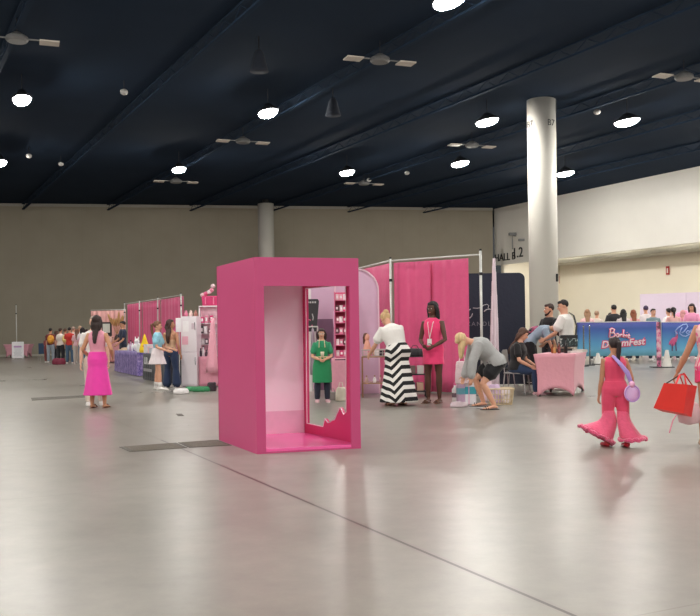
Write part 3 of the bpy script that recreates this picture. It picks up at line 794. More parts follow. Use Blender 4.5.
for sd in (-1, 1):
    pts = [p.hc+p.Rh@Vector(((sd*.0195+.0135*cos(a))*H, -.0585*H, (.003+.0115*sin(a))*H)) for a in [2*PI*k/14 for k in range(15)]]
    wire(bm, pts, .0028, 5); wire(bm, [p.hc+p.Rh@Vector((sd*.033*H, -.057*H, .004*H)), p.hc+p.Rh@Vector((sd*.05*H, .0, .004*H))], .0026, 5)
wire(bm, [p.hc+p.Rh@Vector((-.006*H, -.06*H, .005*H)), p.hc+p.Rh@Vector((.006*H, -.06*H, .005*H))], .0026, 5)
obj('glasses', bm, mat('glasses_pale', (222, 214, 205), .3), p.t)
q = p.W2((0, -.27, .66*H)); t = tag(obj('coffee_cup', lathe(BM(), [(.028, -.045), (.036, .045)], n=16), mat('cup_cream', (206, 196, 170), .5), None, smooth=True), 'small pale cup held in both hands of the green apron wearer', 'cup'); t.location = q
# 6 woman in striped skirt
def chevron():
    t_ = NT('chevron_fabric'); sp = t_.node('ShaderNodeSeparateXYZ'); t_.link(t_.tc.outputs['Object'], sp.inputs[0])
    ax = t_.math('MINIMUM', t_.math('ABSOLUTE', t_.math('SUBTRACT', sp.outputs[0], .20)), .17)
    z = t_.math('SUBTRACT', sp.outputs[2], t_.math('MULTIPLY', ax, .95))
    f = t_.math('FRACT', t_.math('ADD', t_.math('MULTIPLY', z, 7.2), 5)); s_ = t_.math('GREATER_THAN', f, .5)
    t_.link(t_.mix(s_, RGB(232, 228, 224), RGB(22, 21, 24)), t_.b.inputs['Base Color']); t_.b.inputs['Roughness'].default_value = .85
    return t_.m
p = Person(at(398.5, 405.5), 206, 1.74, 'woman in white tee and long black and white chevron skirt at the glass table', 'light', lean=(16, 34), neck=6, head=(0, 6), build=1.3,
           arms=(((30, 12), (46, 4)), ((26, 14), (52, 0))), roll=5)
p.top(fab('white_tee', (230, 226, 222)), 'short', hem=.57, off=.026)
p.skirt(chevron(), .07, .34, .30, 5, .06, t0=.61, dx=0)
p.hair((206, 170, 124), 'bun'); p.shoes(mat('brown_leather', (0, 0, 0)), 'sandal')
# 7 woman in hot pink dress
p = Person(at(434, 403), -28, 1.83, 'dark-haired woman in a short sleeveless hot pink dress wearing a badge on a lanyard', 'dark', arms=(((4, 12), (70, -30)), ((6, 14), (62, -30))), head=(-14, 8), legs=(((2, 1), (0, 0)), ((0, 1), (-2, 0))))
p.top(fab('hot_pink_knit', (232, 62, 116)), 'none', hem=.575, name='dress', skirt=(.385*1.83, .205, .17, 5, .03))
p.hair((24, 19, 22), 'bob', .16); p.shoes(mat('tan_leather', (120, 84, 66), .5), 'sandal')
H = p.H; bm = BM()
ch = [p.pos(.835)+Vector((sd*.05, -.045, 0)) for sd in (-1, 1)]; bd = p.pos(.63)+Vector((0, -.16, 0))
for sd in (-1, 1): wire(bm, [p.pos(.84)+Vector((sd*.03, .045, .01)), p.pos(.832)+Vector((sd*.058, -.015, .012)), p.pos(.78)+Vector((sd*.05, -.125, 0)), bd], .007, 5)
obj('lanyard', bm, fab('lanyard_white', (220, 206, 206)), p.t)
bm = BM(); box(bm, bd+Vector((0, -.008, -.06)), (.085, .006, .12)); obj('badge', bm, mat('badge_white', (232, 230, 228), .5), p.t)
# 8 bending blonde woman
p = Person(at(489, 409), -82, 1.70, 'blonde woman in a grey top and black shorts bending down over her shopping', 'light', lean=(38, 60), neck=18, head=(0, -2), build=1.3,
           arms=(((12, 3), (20, 2)), ((24, 4), (6, 2))), legs=(((50, 2), (-20, 1)), ((38, 4), (-28, 2))))
p.top(fab('grey_jersey', (164, 164, 164)), 'long', hem=.50, off=.036)
p.trousers(fab('black_shorts', (22, 22, 27)), .27, off=.034, name='shorts')
p.hair((214, 184, 138), 'long', .19, .06, hang=True); p.shoes(mat('black_leather', (30, 26, 28), .5), 'sandal')
# 9 seated woman in black tee
sp_ = at(516, None, 18.1); sz = .45
p = Person(sp_, 66, 1.72, 'woman in black tee and dark jeans seated on the chair by the pink table', 'light', lean=(4, 14), neck=6, head=(4, 10), pelvis=sz+.075, build=1.35,
           arms=(((10, 10), (62, -6)), ((14, 10), (58, -10))), legs=(((84, 8), (2, 0)), ((82, 6), (6, 0))))
p.top(fab('black_tee', (26, 25, 28)), 'short', hem=.50, off=.016); p.trousers(fab('blue_denim', (38, 58, 90), scale=30), off=.014)
p.hair((84, 56, 44), 'long', .17, .05); p.shoes(mat('pink_leather', (0, 0, 0)))
# 10 bending person in blue grey shirt behind
p = Person(at(530, None, 19.7), 68, 1.72, 'person in a pale blue-grey shirt bending forward behind the seated woman', 'light', lean=(40, 74), neck=10, head=(0, -10), pelvis=1.02, arms=(((20, 6), (24, 2)), ((26, 6), (14, 2))), legs=(((14, 3), (-10, 2)), ((10, 4), (-12, 2))))
p.t.location.z = 0
p.top(fab('blue_grey_cotton', (150, 168, 186)), 'short', hem=.50, off=.02); p.trousers(fab('black_shorts', (0, 0, 0)))
p.hair((70, 44, 38), 'long', .12, hang=True); p.shoes(mat('black_leather', (0, 0, 0)))
# 11 person in dark plaid behind
p = Person(at(526.5, None, 21.2), 60, 1.74, 'person in a dark and pink plaid top stooping at the edge of the navy backdrop', 'light', lean=(25, 52), neck=20, head=(0, 0), arms=(((30, 4), (50, -6)), ((30, 4), (50, -6))))
def plaid():
    t_ = NT('plaid_fabric'); sp = t_.node('ShaderNodeSeparateXYZ'); t_.link(t_.tc.outputs['Object'], sp.inputs[0])
    a = t_.math('LESS_THAN', t_.math('FRACT', t_.math('MULTIPLY', sp.outputs[0], 9)), .25); b = t_.math('LESS_THAN', t_.math('FRACT', t_.math('MULTIPLY', sp.outputs[2], 9)), .25)
    t_.link(t_.mix(t_.math('MAXIMUM', a, b), RGB(34, 30, 42), RGB(190, 92, 130)), t_.b.inputs['Base Color']); return t_.m
PLAID = plaid()
p.top(PLAID, 'short', off=.02); p.trousers(fab('black_shorts', (0, 0, 0))); p.hair((36, 26, 26), 'short'); p.shoes(mat('black_leather', (0, 0, 0)))
# 12 man in black tee
p = Person(at(549, None, 20.3), -62, 1.87, 'bearded man in a black tee standing behind the pink table', 'light', sex='m', arms=(((14, 8), (50, -14)), ((14, 8), (50, -14))), head=(-20, 8))
p.top(fab('black_tee', (0, 0, 0)), 'short', off=.018); p.trousers(fab('charcoal_cotton', (52, 52, 58))); p.hair((58, 38, 32), 'short'); p.shoes(mat('black_leather', (0, 0, 0)))
bm = BM(); tube(bm, [p.hc+p.Rh@Vector((x*p.H, y*p.H, z*p.H)) for x, y, z in ((-.044, .0, -.02), (-.034, -.03, -.05), (0, -.05, -.062), (.034, -.03, -.05), (.044, 0, -.02))], [.008*p.H, .011*p.H, .015*p.H, .011*p.H, .008*p.H], 8)
obj('beard', bm, mat('beard_brown', (70, 46, 38), .9), p.t, smooth=True)
# 13 man in white tee
p = Person(at(566, None, 19.2), -122, 1.92, 'man in a white tee with a patterned shoulder bag leaning on the pink table', 'light', sex='m', lean=(3, 6), arms=(((34, 8), (66, -4)), ((22, 10), (62, -8))), head=(34, 10), build=1.05)
p.top(fab('white_tee', (0, 0, 0)), 'short', off=.03, hem=.46); p.trousers(fab('khaki', (168, 156, 140))); p.hair((34, 26, 26), 'short'); p.shoes(mat('white_leather', (0, 0, 0)))
def camo():
    t_ = NT('bag_pattern'); n_ = t_.node('ShaderNodeTexNoise', Scale=13.0, Detail=2.0, Distortion=1.5); t_.link(t_.tc.outputs['Object'], n_.inputs['Vector'])
    r_ = t_.node('ShaderNodeValToRGB'); r_.color_ramp.interpolation = 'CONSTANT'; e = r_.color_ramp.elements; e[0].color = RGB(30, 42, 44); e[1].position = .52; e[1].color = RGB(70, 100, 100)
    x = e.new(.60); x.color = RGB(190, 200, 196); t_.link(n_.outputs['Fac'], r_.inputs[0]); t_.link(r_.outputs[0], t_.b.inputs['Base Color']); return t_.m
t = thing('shoulder_bag', 'dark patterned shoulder bag hanging at the hip of the man in white', 'bag', P(568.5, 341, 18.78), rad(4))
bm = BM(); box(bm, (0, 0, 0), (.38, .10, .25)); obj('pouch', bm, camo(), t, bevel=.03)
bm = BM(); box(bm, (0, -.052, .09), (.36, .01, .07)); obj('flap', bm, mat('bag_black', (30, 32, 34), .5), t, bevel=.004)
sl = t.location; bm = BM(); tube(bm, [P(575.5, 336, 18.78)-sl+Vector((0, -.02, 0)), P(577, 326, 18.86)-sl, P(574.5, 315.5, 19.0)-sl, P(571, 312.6, 19.2)-sl], .02, 8, flat=.3, side=(1, 0, 0)); obj('strap', bm, mat('bag_black', (0, 0, 0)), t)

# 14 little girl in pink
gl = G(617, 447)
p = Person(gl, 184, 1.21, 'little girl walking away in a hot pink jumpsuit with feathery hems, dark ponytail', 'tan', build=1.12, vox=.007,
           arms=(((-4, 18), (26, 10)), ((4, 6), (14, 5))), legs=(((-6, 5), (-10, 2)), ((8, 2), (2, 1))), head=(8, 4))
H = p.H
GP = fab('coral_pink', (222, 70, 106), sheen=.3); TUL = mat('tulle_pink', (236, 96, 134), .9, sheen=.5, var=.12, scale=30, bump=.35, bscale=40)
p.top(GP, 'none', hem=.50, name='bodice', off=.010, neckt=.82)
p.trousers(GP, .86, off=.016, flare=.03, name='wide_trousers')
# sheer flared lower legs with feathery hems
for sd, rx, ry, cx, cy, tilt in ((-1, .125, .13, -.065, 0, -.004), (1, .165, .14, .125, .02, .085)):
    an = p.legs[sd][2]; kn = p.legs[sd][1]; bm = BM(); n = 28
    hz = Vector((an.x+cx, an.y+cy, .105 if sd < 0 else .145)); q0 = kn.lerp(p.legs[sd][0], .25)
    rings = []
    for i_ in range(8):
        k = i_/7; c = q0.lerp(hz, k)+Vector((-cx*.5*sin(PI*k), 0, 0)); r1 = .066+(rx-.066)*k**1.7; r2 = .066+(ry-.066)*k**1.7
        rings.append([bm.verts.new(c+Vector((cos(2*PI*q/n)*r1*(1+.07*k*sin(5*2*PI*q/n+i_*.2)), sin(2*PI*q/n)*r2*(1+.07*k*sin(4*2*PI*q/n)), tilt*k*k*cos(2*PI*q/n)*1.2))) for q in range(n)])
    for a, b in zip(rings, rings[1:]):
        for q in range(n): bm.faces.new((a[q], a[(q+1) % n], b[(q+1) % n], b[q]))
    bm.faces.new(rings[0][::-1]); bm.faces.new(rings[-1])
    fl = p.cl('flared_cuff', bm, TUL, .008, vox=.009)
    bm = BM()
    for k in range(40):
        th = 2*PI*k/40
        c = Vector((hz.x+cos(th)*rx*1.08*(1+.07*sin(5*th+1.4)), hz.y+sin(th)*ry*1.05*(1+.07*sin(4*th)), hz.z-.008+tilt*1.2*cos(th)+random.uniform(-.010, .008)))
        ell(bm, c, (.024+.008*random.random(), .024, .018+.010*random.random()), None, 7)
    remesh('feather_hem', bm, mat('feather_pink', (236, 84, 128), .95, sheen=.6, var=.3, scale=50, bump=1, bscale=70), fl, .009, 1, .010, 24)
p.hair((44, 30, 32), 'ponytail', .23, .055)
p.shoes(mat('red_patent', (196, 44, 60), .25), 'shoe', sole=mat('red_sole', (150, 34, 46), .5))
t = thing('round_purse', 'small round lilac purse hanging at the side of the little girl in pink', 'purse', p.W2((-.135, .10, .60*H-.13)))
BAGM = mat('lilac_vinyl', (222, 184, 230), .35, var=.1)
bm = BM(); ell(bm, (0, 0, 0), (.085, .035, .095), None, 20); obj('pouch', bm, BAGM, t, smooth=True)
bm = BM(); wire(bm, [(.078*cos(a), -.03, .088*sin(a)) for a in [2*PI*k/20 for k in range(21)]], .008, 6); obj('rim', bm, mat('lilac_rim', (186, 150, 214), .4), t)
LW = p.t.location; 
def wl_(v): return p.W2(v)-t.location
bm = BM(); tube(bm, [wl_((-.14, .11, .60*H-.05)), wl_((-.08, .125, .68*H)), wl_((.0, .14, .76*H)), wl_((.055, .07, .83*H))], [.02, .026, .022, .018], 8, flat=.35, side=(1, 0, 0)); obj('sash', bm, mat('lilac_sash', (176, 150, 222), .5), t, smooth=True)
bm = BM(); ell(bm, wl_((-.13, .12, .60*H-.03)), (.036, .03, .036), None, 10); obj('pompom', bm, mat('pompom_pink', (236, 180, 214), .9), t, smooth=True)

# 15 woman with red bag at the right edge
p = Person(G(715, 446), 152, 1.66, 'woman cut by the right edge in a pink floral top, carrying a large red bag', 'tan', build=1.15, vox=.008, lean=(0, 2),
           arms=(((10, 24), (16, 30)), ((-6, 22), (6, 26))), legs=(((16, 2), (4, 1)), ((-10, 2), (-16, 1))))
def floral():
    t_ = NT('floral_fabric'); n_ = t_.node('ShaderNodeTexVoronoi', Scale=16.0); t_.link(t_.tc.outputs['Object'], n_.inputs['Vector'])
    n2 = t_.node('ShaderNodeTexNoise', Scale=9.0, Detail=3.0); t_.link(t_.tc.outputs['Object'], n2.inputs['Vector'])
    f = t_.math('GREATER_THAN', n2.outputs['Fac'], .5)
    t_.link(t_.mix(t_.math('MULTIPLY', f, t_.math('LESS_THAN', n_.outputs['Distance'], .5)), RGB(222, 184, 184), RGB(226, 104, 148)), t_.b.inputs['Base Color']); return t_.m
p.top(floral(), 'none', hem=.50, off=.022, name='top'); p.trousers(fab('hot_shorts', (226, 56, 112)), .2, off=.022, name='shorts')
p.hair((70, 46, 38), 'long', .2); p.shoes(mat('beige_suede', (176, 150, 128), .7))
# red bag
def bagpt(px, py, d): return P(px, py, d)
t = thing('shopping_bag', 'large tilted bright red shopping bag carried at the right edge of the picture', 'bag', P(676, 398, 9.55))
o0 = t.location.copy()
RED = mat('red_bag', (232, 50, 42), .45, var=.05); RED2 = mat('red_bag_gusset', (222, 36, 38), .45, var=.05)
tl, tr, br_, bl_ = [P(x, y, 9.5)-o0 for x, y in ((664.3, 383), (687.5, 384.5), (683.5, 413.5), (653.8, 408))]
tr2 = P(697, 386, 9.68)-o0; br2 = P(691.5, 417, 9.68)-o0; tl2 = tl+(tr2-tr); bl2 = bl_+(br2-br_)
def sheet(bm, q, th=.004):
    n_ = (q[1]-q[0]).cross(q[2]-q[0]).normalized()*th; prism(bm, q, n_)
bm = BM(); sheet(bm, [tl, tr, br_, bl_]); sheet(bm, [tl2, tr2, br2, bl2]); sheet(bm, [bl_, br_, br2, bl2]); obj('bag_body', bm, RED, t)
bm = BM(); sheet(bm, [tr, tr2, br2, br_]); sheet(bm, [tl, tl2, bl2, bl_]); obj('gusset', bm, RED2, t)
hd = P(681.5, 374, 9.62)-o0
for a_q, b_q in ((tl.lerp(tr, .5), tl.lerp(tr, .93)), (tl2.lerp(tr2, .4), tl2.lerp(tr2, .8))):
    bm = BM(); tube(bm, [a_q, hd+Vector((-.02, 0, -.01)), hd+Vector((.03, 0, 0)), b_q], [.018, .02, .02, .018], 8, flat=.3, side=(0, 1, 0)); obj('handle', bm, RED2, t)
bm = BM(); wire(bm, [tl.lerp(tr, .1), hd+Vector((-.10, 0, -.06)), hd], .007, 6); obj('cord', bm, mat('cord_dark', (46, 34, 36), .6), t)
t = thing('clear_bag', 'pinkish translucent bag with a hanging ribbon, just behind the red shopping bag', 'bag', P(689, 413, 9.85))
bm = BM(); 
lathe(bm, [(.02, -.13), (.11, -.10), (.125, 0), (.10, .10), (.03, .14)], n=20); obj('pouch', bm, mat('clear_pink', (232, 190, 196), .3, alpha=.8), t, smooth=True)
bm = BM(); o1 = t.location; tube(bm, [P(681, 408, 9.85)-o1, P(673, 420, 9.85)-o1, P(669.5, 432, 9.85)-o1], [.016, .014, .016], 8, flat=.3, side=(0, 1, 0)); obj('ribbon', bm, mat('ribbon_pink', (238, 150, 176), .6), t)

# ================================================================== pipe and drape
POLE = mat('drape_pole', (206, 206, 202), .4, .3); CLAMP = mat('clamp_black', (30, 30, 34), .5)
def drape(name, a, b, h, m, label, cat='curtain', group=None, folds=7, amp=.035, z0=.03, sh=None):
    a = Vector(a); b = Vector(b); L = (b-a).length; d = (b-a).normalized(); n_ = Vector((-d.y, d.x, 0)); c = (a+b)/2
    bm = BM(); N = int(folds*10)+1; K = 8; g = []
    for k in range(K+1):
        z = z0+(h-z0)*k/K; row = []
        for i in range(N):
            s_ = i/(N-1); w_ = sin(s_*folds*2*PI+.6*sin(s_*11))*amp*(1-.35*k/K)+.4*amp*sin(s_*folds*4.7+k*.25)
            row.append(bm.verts.new(a-c+d*L*s_+n_*w_+Vector((0, 0, z))))
        g.append(row)
    for r0, r1 in zip(g, g[1:]):
        for i in range(N-1): bm.faces.new((r0[i], r0[i+1], r1[i+1], r1[i]))
    o = obj(name, bm, m, None, smooth=True); o.location = c
    md = o.modifiers.new('solid', 'SOLIDIFY'); md.thickness = .006
    return tag(o, label, cat, group)
def upright(p, h, label, group=None):
    t = thing('drape_upright', label, 'pole', p, 0, group)
    bm = BM(); tube(bm, [(0, 0, .02), (0, 0, h)], .026, 12, cap=False); obj('pole', bm, POLE, t, smooth=True)
    bm = BM(); box(bm, (0, 0, .012), (.42, .42, .016)); obj('base_plate', bm, mat('base_steel', (120, 120, 122), .5, .5), t)
    bm = BM(); box(bm, (0, 0, h*.84), (.065, .065, .06)); box(bm, (0, 0, h+.015), (.04, .04, .04)); obj('clamp', bm, CLAMP, t)
    return t
def rod(a, b, label):
    c = (Vector(a)+Vector(b))/2; o = obj('drape_rod', wire(BM(), [Vector(a)-c, Vector(b)-c], .018, 8), POLE, smooth=True); o.location = c
    return tag(o, label, 'rod')
PKC = fab('hot_pink_drape', (218, 88, 134), var=.06, sheen=.2)
gA = Vector((.05, 21.9, 0)); gB = Vector((.90, 19.25, 0)); gC = Vector((2.42, 18.25, 0)); gD = P(481.5, 331, 17.9); gD.z = 0
up_ = Vector((0, 0, 1))
drape('curtain', gA, gB-Vector((.03, -.05, 0)), 2.76, PKC, 'hot pink curtain receding behind the lilac arch', folds=4, amp=.02)
drape('curtain', gB+Vector((.05, -.03, 0)), gB.lerp(gC, .52), 2.76, PKC, 'hot pink curtain directly behind the woman in the chevron skirt', folds=4, amp=.018)
drape('curtain', gB.lerp(gC, .495)+Vector((0, .08, 0)), gC, 2.76, PKC, 'hot pink curtain behind the dark-haired woman in the pink dress', folds=4, amp=.018)
upright(gB+Vector((-.02, -.12, 0)), 2.84, 'grey drape upright rising just above the blonde head over the glass table')
upright(gD, 2.88, 'white drape upright in front of the navy backdrop, right of the pink curtain')
rod(gB+Vector((.02, -.12, 2.80)), gD+Vector((-.04, 0, 2.80)), 'slim pale drape rod along the top of the central pink curtains')
rod(gA+up_*2.80, gB+Vector((-.05, -.1, 2.80)), 'slim pale drape rod above the lilac arch')
# light divider drape seen edge-on
q = P(495, 331, 18.8); q.z = 0
bm = BM(); 
for i in range(5):
    x0 = -.045+i*.022; tube(bm, [Vector((x0*2.1-.03, -.02+.03*(i % 2), .03)), Vector((x0*1.5-.01, .03*(i % 2), 1.4)), Vector((x0*.5, 0, 2.80))], [.024, .02, .012], 8, cap=False)
o = remesh('divider_drape', bm, fab('pale_pink_drape', (228, 214, 222), var=.05), None, .014, 1); o.location = q
tag(o, 'narrow gathered pale pink drape hanging in front of the navy backdrop', 'curtain')
# navy backdrop with rounded top
def rounded(w, h, r, n=8):
    pts = [(-w/2, 0), (w/2, 0)]
    for k in range(n+1): a = PI/2*k/n; pts.append((w/2-r+r*cos(a), h-r+r*sin(a)))
    for k in range(n+1): a = PI/2+PI/2*k/n; pts.append((-w/2+r+r*cos(a), h-r+r*sin(a)))
    return pts
dN = 20.8; xr_ = P(525.5, 331, dN).x; hN = P(500, 273, dN).z
t = thing('navy_backdrop', 'dark navy fabric backdrop with rounded top corners and faint white lettering', 'backdrop', (xr_-1.2, dN, 0))
bm = BM(); prism(bm, [Vector((x, 0, z+.04)) for x, z in rounded(2.4, hN-.04, .14)], (0, .05, 0)); obj('panel', bm, fab('navy_fabric', (42, 48, 64), var=.06), t)
for s in (-1, 1):
    bm = BM(); box(bm, (s*1.0, .02, .02), (.06, .5, .03)); obj('foot', bm, POLE, t)
wm = mat('backdrop_white', (190, 188, 190), .6)
bm = BM(); L0_ = t.location
def nb_(px, py): q = P(px, py, dN-.012); return Vector((q.x-L0_.x, -.012, q.z))
def stroke(pts, r=.012): wire(bm, pts, r, 5)
stroke([nb_(x, y) for x, y in ((470.6, 309), (469, 310), (467.8, 314), (468.5, 317.5), (470, 318), (471.6, 316), (472.6, 313.5))])
stroke([nb_(x, y) for x, y in ((473, 308), (477, 308.3), (480, 307.8), (484, 305), (487, 304.3), (488.8, 305.5), (488, 308))], .009)
stroke([nb_(x, y) for x, y in ((484, 311.5), (486.5, 309.6), (489, 309), (491, 309.5))])
obj('script_logo', bm, wm, t)
text('lettering', 'CANDLES', .14, FR(nb_(482.5, 324), (1, 0, 0), (0, 0, 1)), mat('backdrop_grey', (128, 126, 134), .6), t, sp=1.35)

# ================================================================== lilac arch booth seen through the window and right of it
LIL = mat('lilac_board', (222, 186, 212), .6, var=.04); LILB = mat('lilac_border', (240, 208, 222), .5, var=.03)
dA = 18.9; xR = P(379.5, 331, dA).x; hA = P(360, 268.5, dA).z; rA = .47; xc = xR-rA
t = thing('lilac_arch', 'tall lilac arch panel with a pale border just right of the pink booth', 'arch', (xc, dA, 0))
def archpts(r, h, n=20): return [Vector((-r, 0, 0)), Vector((r, 0, 0))]+[Vector((r*cos(PI*k/n), 0, h-r+r*sin(PI*k/n))) for k in range(n+1)]
bm = BM(); prism(bm, archpts(rA-.03, hA-.03), (0, .08, 0)); obj('panel', bm, LIL, t)
bm = BM(); pts = archpts(rA, hA)[1:]; pts = [Vector((rA, 0, 0))]+pts[1:]+[Vector((-rA, 0, 0))]
for a, b in zip(pts, pts[1:]):
    pass
inner = archpts(rA-.03, hA-.03)[1:]+[Vector((-rA+.03, 0, 0))]; outer = archpts(rA, hA)[1:]+[Vector((-rA, 0, 0))]
for i in range(len(outer)-1):
    prism(bm, [outer[i]+Vector((0, -.05, 0)), outer[i+1]+Vector((0, -.05, 0)), inner[i+1]+Vector((0, -.05, 0)), inner[i]+Vector((0, -.05, 0))], (0, .14, 0))
bmesh.ops.remove_doubles(bm, verts=bm.verts, dist=.0005)
obj('border', bm, LILB, t)
# second lilac panel
q0 = P(296, 331, 20.6); q1 = P(338, 331, 20.6)
bm = BM(); box(bm, (0, 0, 1.3), (q1.x-q0.x, .04, 2.6)); o = obj('display_board', bm, LIL); o.location = ((q0.x+q1.x)/2, 20.6, 0); tag(o, 'flat lilac display wall behind the person in the green apron', 'panel')
q0 = P(315, 331, 20.3); q1 = P(333, 331, 20.3); zt = P(325, 319, 20.3).z
bm = BM(); box(bm, (0, 0, zt/2), (q1.x-q0.x, .05, zt)); o = obj('display_board', bm, mat('plum_board', (132, 100, 126), .6)); o.location = ((q0.x+q1.x)/2, 20.3, 0); tag(o, 'lower plum-grey board behind the head of the green apron wearer', 'panel')
q0 = P(298, 331, 19.8); q1 = P(311.5, 331, 19.8); zt = 2.45
bm = BM(); box(bm, (0, 0, zt/2), (q1.x-q0.x, .04, zt)); o = obj('foam_board', bm, mat('foam_white', (238, 232, 232), .6)); o.location = ((q0.x+q1.x)/2, 19.8, 0); tag(o, 'tall white foam board at the left edge of the booth window view', 'panel')
# black sign on easel
t = thing('sign_easel', 'black sign board with a row of white dots on a pale easel', 'sign', P(311, 331, 19.3)*1); t.location.z = 0
zb = P(311, 331.5, 19.3).z; zt = P(311, 299, 19.3).z
bm = BM(); prism(bm, [Vector((-.17, 0, zb)), Vector((.12, 0, zb)), Vector((.18, .05, zt-.04)), Vector((.15, .05, zt)), Vector((-.17, .05, zt))], (0, .02, 0)); obj('board', bm, mat('sign_black', (32, 30, 36), .4), t)
for k in range(5):
    bm = BM(); box(bm, (-.11+k*.052, .03, zt-.07), (.036, .012, .036)); obj('dot', bm, wm, t, bevel=.004)
bm = BM(); wire(bm, [(-.05+.085*cos(a), .012, zb+.17+.085*sin(a)) for a in [PI*.3+2*PI*.8*k/16 for k in range(17)]], .012, 5); obj('ring_logo', bm, mat('ring_pink', (220, 110, 150), .5), t)
bm = BM(); wire(bm, [(.03, .02, zb+.38), (.05, .02, zb+.30), (.04, .02, zb+.24)], .012, 5); obj('small_print', bm, wm, t)
for s in (-1, 1):
    bm = BM(); tube(bm, [(s*.16, -.08, .03), (s*.05, .06, zt-.1)], .014, 8); obj('leg', bm, POLE, t)
bm = BM(); tube(bm, [(0, .38, .03), (0, .09, zt-.15)], .014, 8); obj('leg', bm, POLE, t)
# garments on a slim rack at the left of the window
t = thing('garment_rack', 'slim metal garment rack at the left side of the booth window', 'rack', (P(304, 331, 18.6).x, 18.6, 0))
bm = BM()
for s in (-1, 1): tube(bm, [(s*.28, 0, .03), (s*.28, 0, 1.42)], .014, 8)
tube(bm, [(-.28, 0, 1.42), (.28, 0, 1.42)], .014, 8); obj('frame', bm, POLE, t)
bm = BM()
for s in (-1, 1): box(bm, (s*.28, 0, .015), (.05, .4, .03))
obj('base', bm, POLE, t)
def garment(x, c, lb, rx=.10, L=.95):
    bm = BM(); n = 18; rings = []
    for k in range(7):
        f = k/6; r = .05+(rx)*f**.7; z = 1.38-L*f
        rings.append([bm.verts.new((r*.45*cos(2*PI*i/n)*(1+.12*sin(3*2*PI*i/n)), r*1.4*sin(2*PI*i/n), z)) for i in range(n)])
    for a, b in zip(rings, rings[1:]):
        for i in range(n): bm.faces.new((a[i], a[(i+1) % n], b[(i+1) % n], b[i]))
    bm.faces.new(rings[0]); bm.faces.new(rings[-1])
    g_ = thing('hanging_garment', lb, 'clothing', (t.location.x+x, 18.6, 0)); obj('fabric', bm, fab('garment_%d_%d_%d' % c, c), g_, smooth=True)
    bm = BM(); wire(bm, [(0, -.06, 1.36), (0, 0, 1.395), (0, .0, 1.43)], .006, 5); obj('hanger', bm, POLE, g_)
garment(.02, (222, 150, 180), 'pink dress hanging on the slim rack in the booth window')
garment(.18, (150, 136, 148), 'greyish dress hanging rightmost on the slim rack')
# shelf with pink items, left half of the arch
dS = 18.46; xs0 = P(334.5, 331, dS).x; xs1 = P(350, 331, dS).x; ws = xs1-xs0; xm = (xs0+xs1)/2
PSH = mat('pink_shelf', (232, 120, 160), .5)
t = thing('pink_display_shelf', 'narrow pink tiered display shelf packed with small pink goods in the booth window', 'shelf', (xm, dS, 0))
bm = BM()
for s in (-1, 1): box(bm, (s*(ws/2-.01), 0, 1.06), (.02, .3, 2.12))
obj('side_panel', bm, PSH, t)
lev = [.80, 1.03, 1.26, 1.49, 1.72, 1.95]
for z in lev:
    bm = BM(); box(bm, (0, 0, z), (ws-.04, .29, .015)); obj('shelf_board', bm, PSH, t)
bm = BM(); box(bm, (0, .15, 1.06), (ws, .012, 2.12)); obj('back_panel', bm, mat('pink_back', (224, 84, 130), .5), t)
cols = [(240, 214, 220), (224, 70, 130), (245, 180, 200), (200, 120, 140), (250, 235, 238), (236, 140, 170), (120, 80, 90)]
protos = []
def small_box(c, nm):
    g_ = thing('gift_box', 'small pink or white boxed product on the narrow pink shelf', 'box', (0, 0, 0), 0, 'small boxed goods on the narrow pink shelf')
    bm = BM(); box(bm, (0, 0, .06), (.065, .07, .12)); obj('carton', bm, mat('carton_%d_%d_%d' % c, c, .5), g_, bevel=.004)
    bm = BM(); box(bm, (0, -.036, .06), (.04, .002, .05)); obj('print', bm, mat('carton_print', (250, 240, 242), .5), g_)
    return g_
k = 0
for z in lev:
    for i in range(4):
        x = xm-ws/2+.062+i*.077
        c = cols[(i*3+int(z*10)*2) % len(cols)]
        if k < len(cols): g_ = small_box(cols[k], k); protos.append(g_); g_.location = (x, dS-.05, z+.008)
        else: g_ = copy_tree(random.choice(protos), loc=(x, dS-.05, z+.008), rz=random.uniform(-.3, .3))
        k += 1
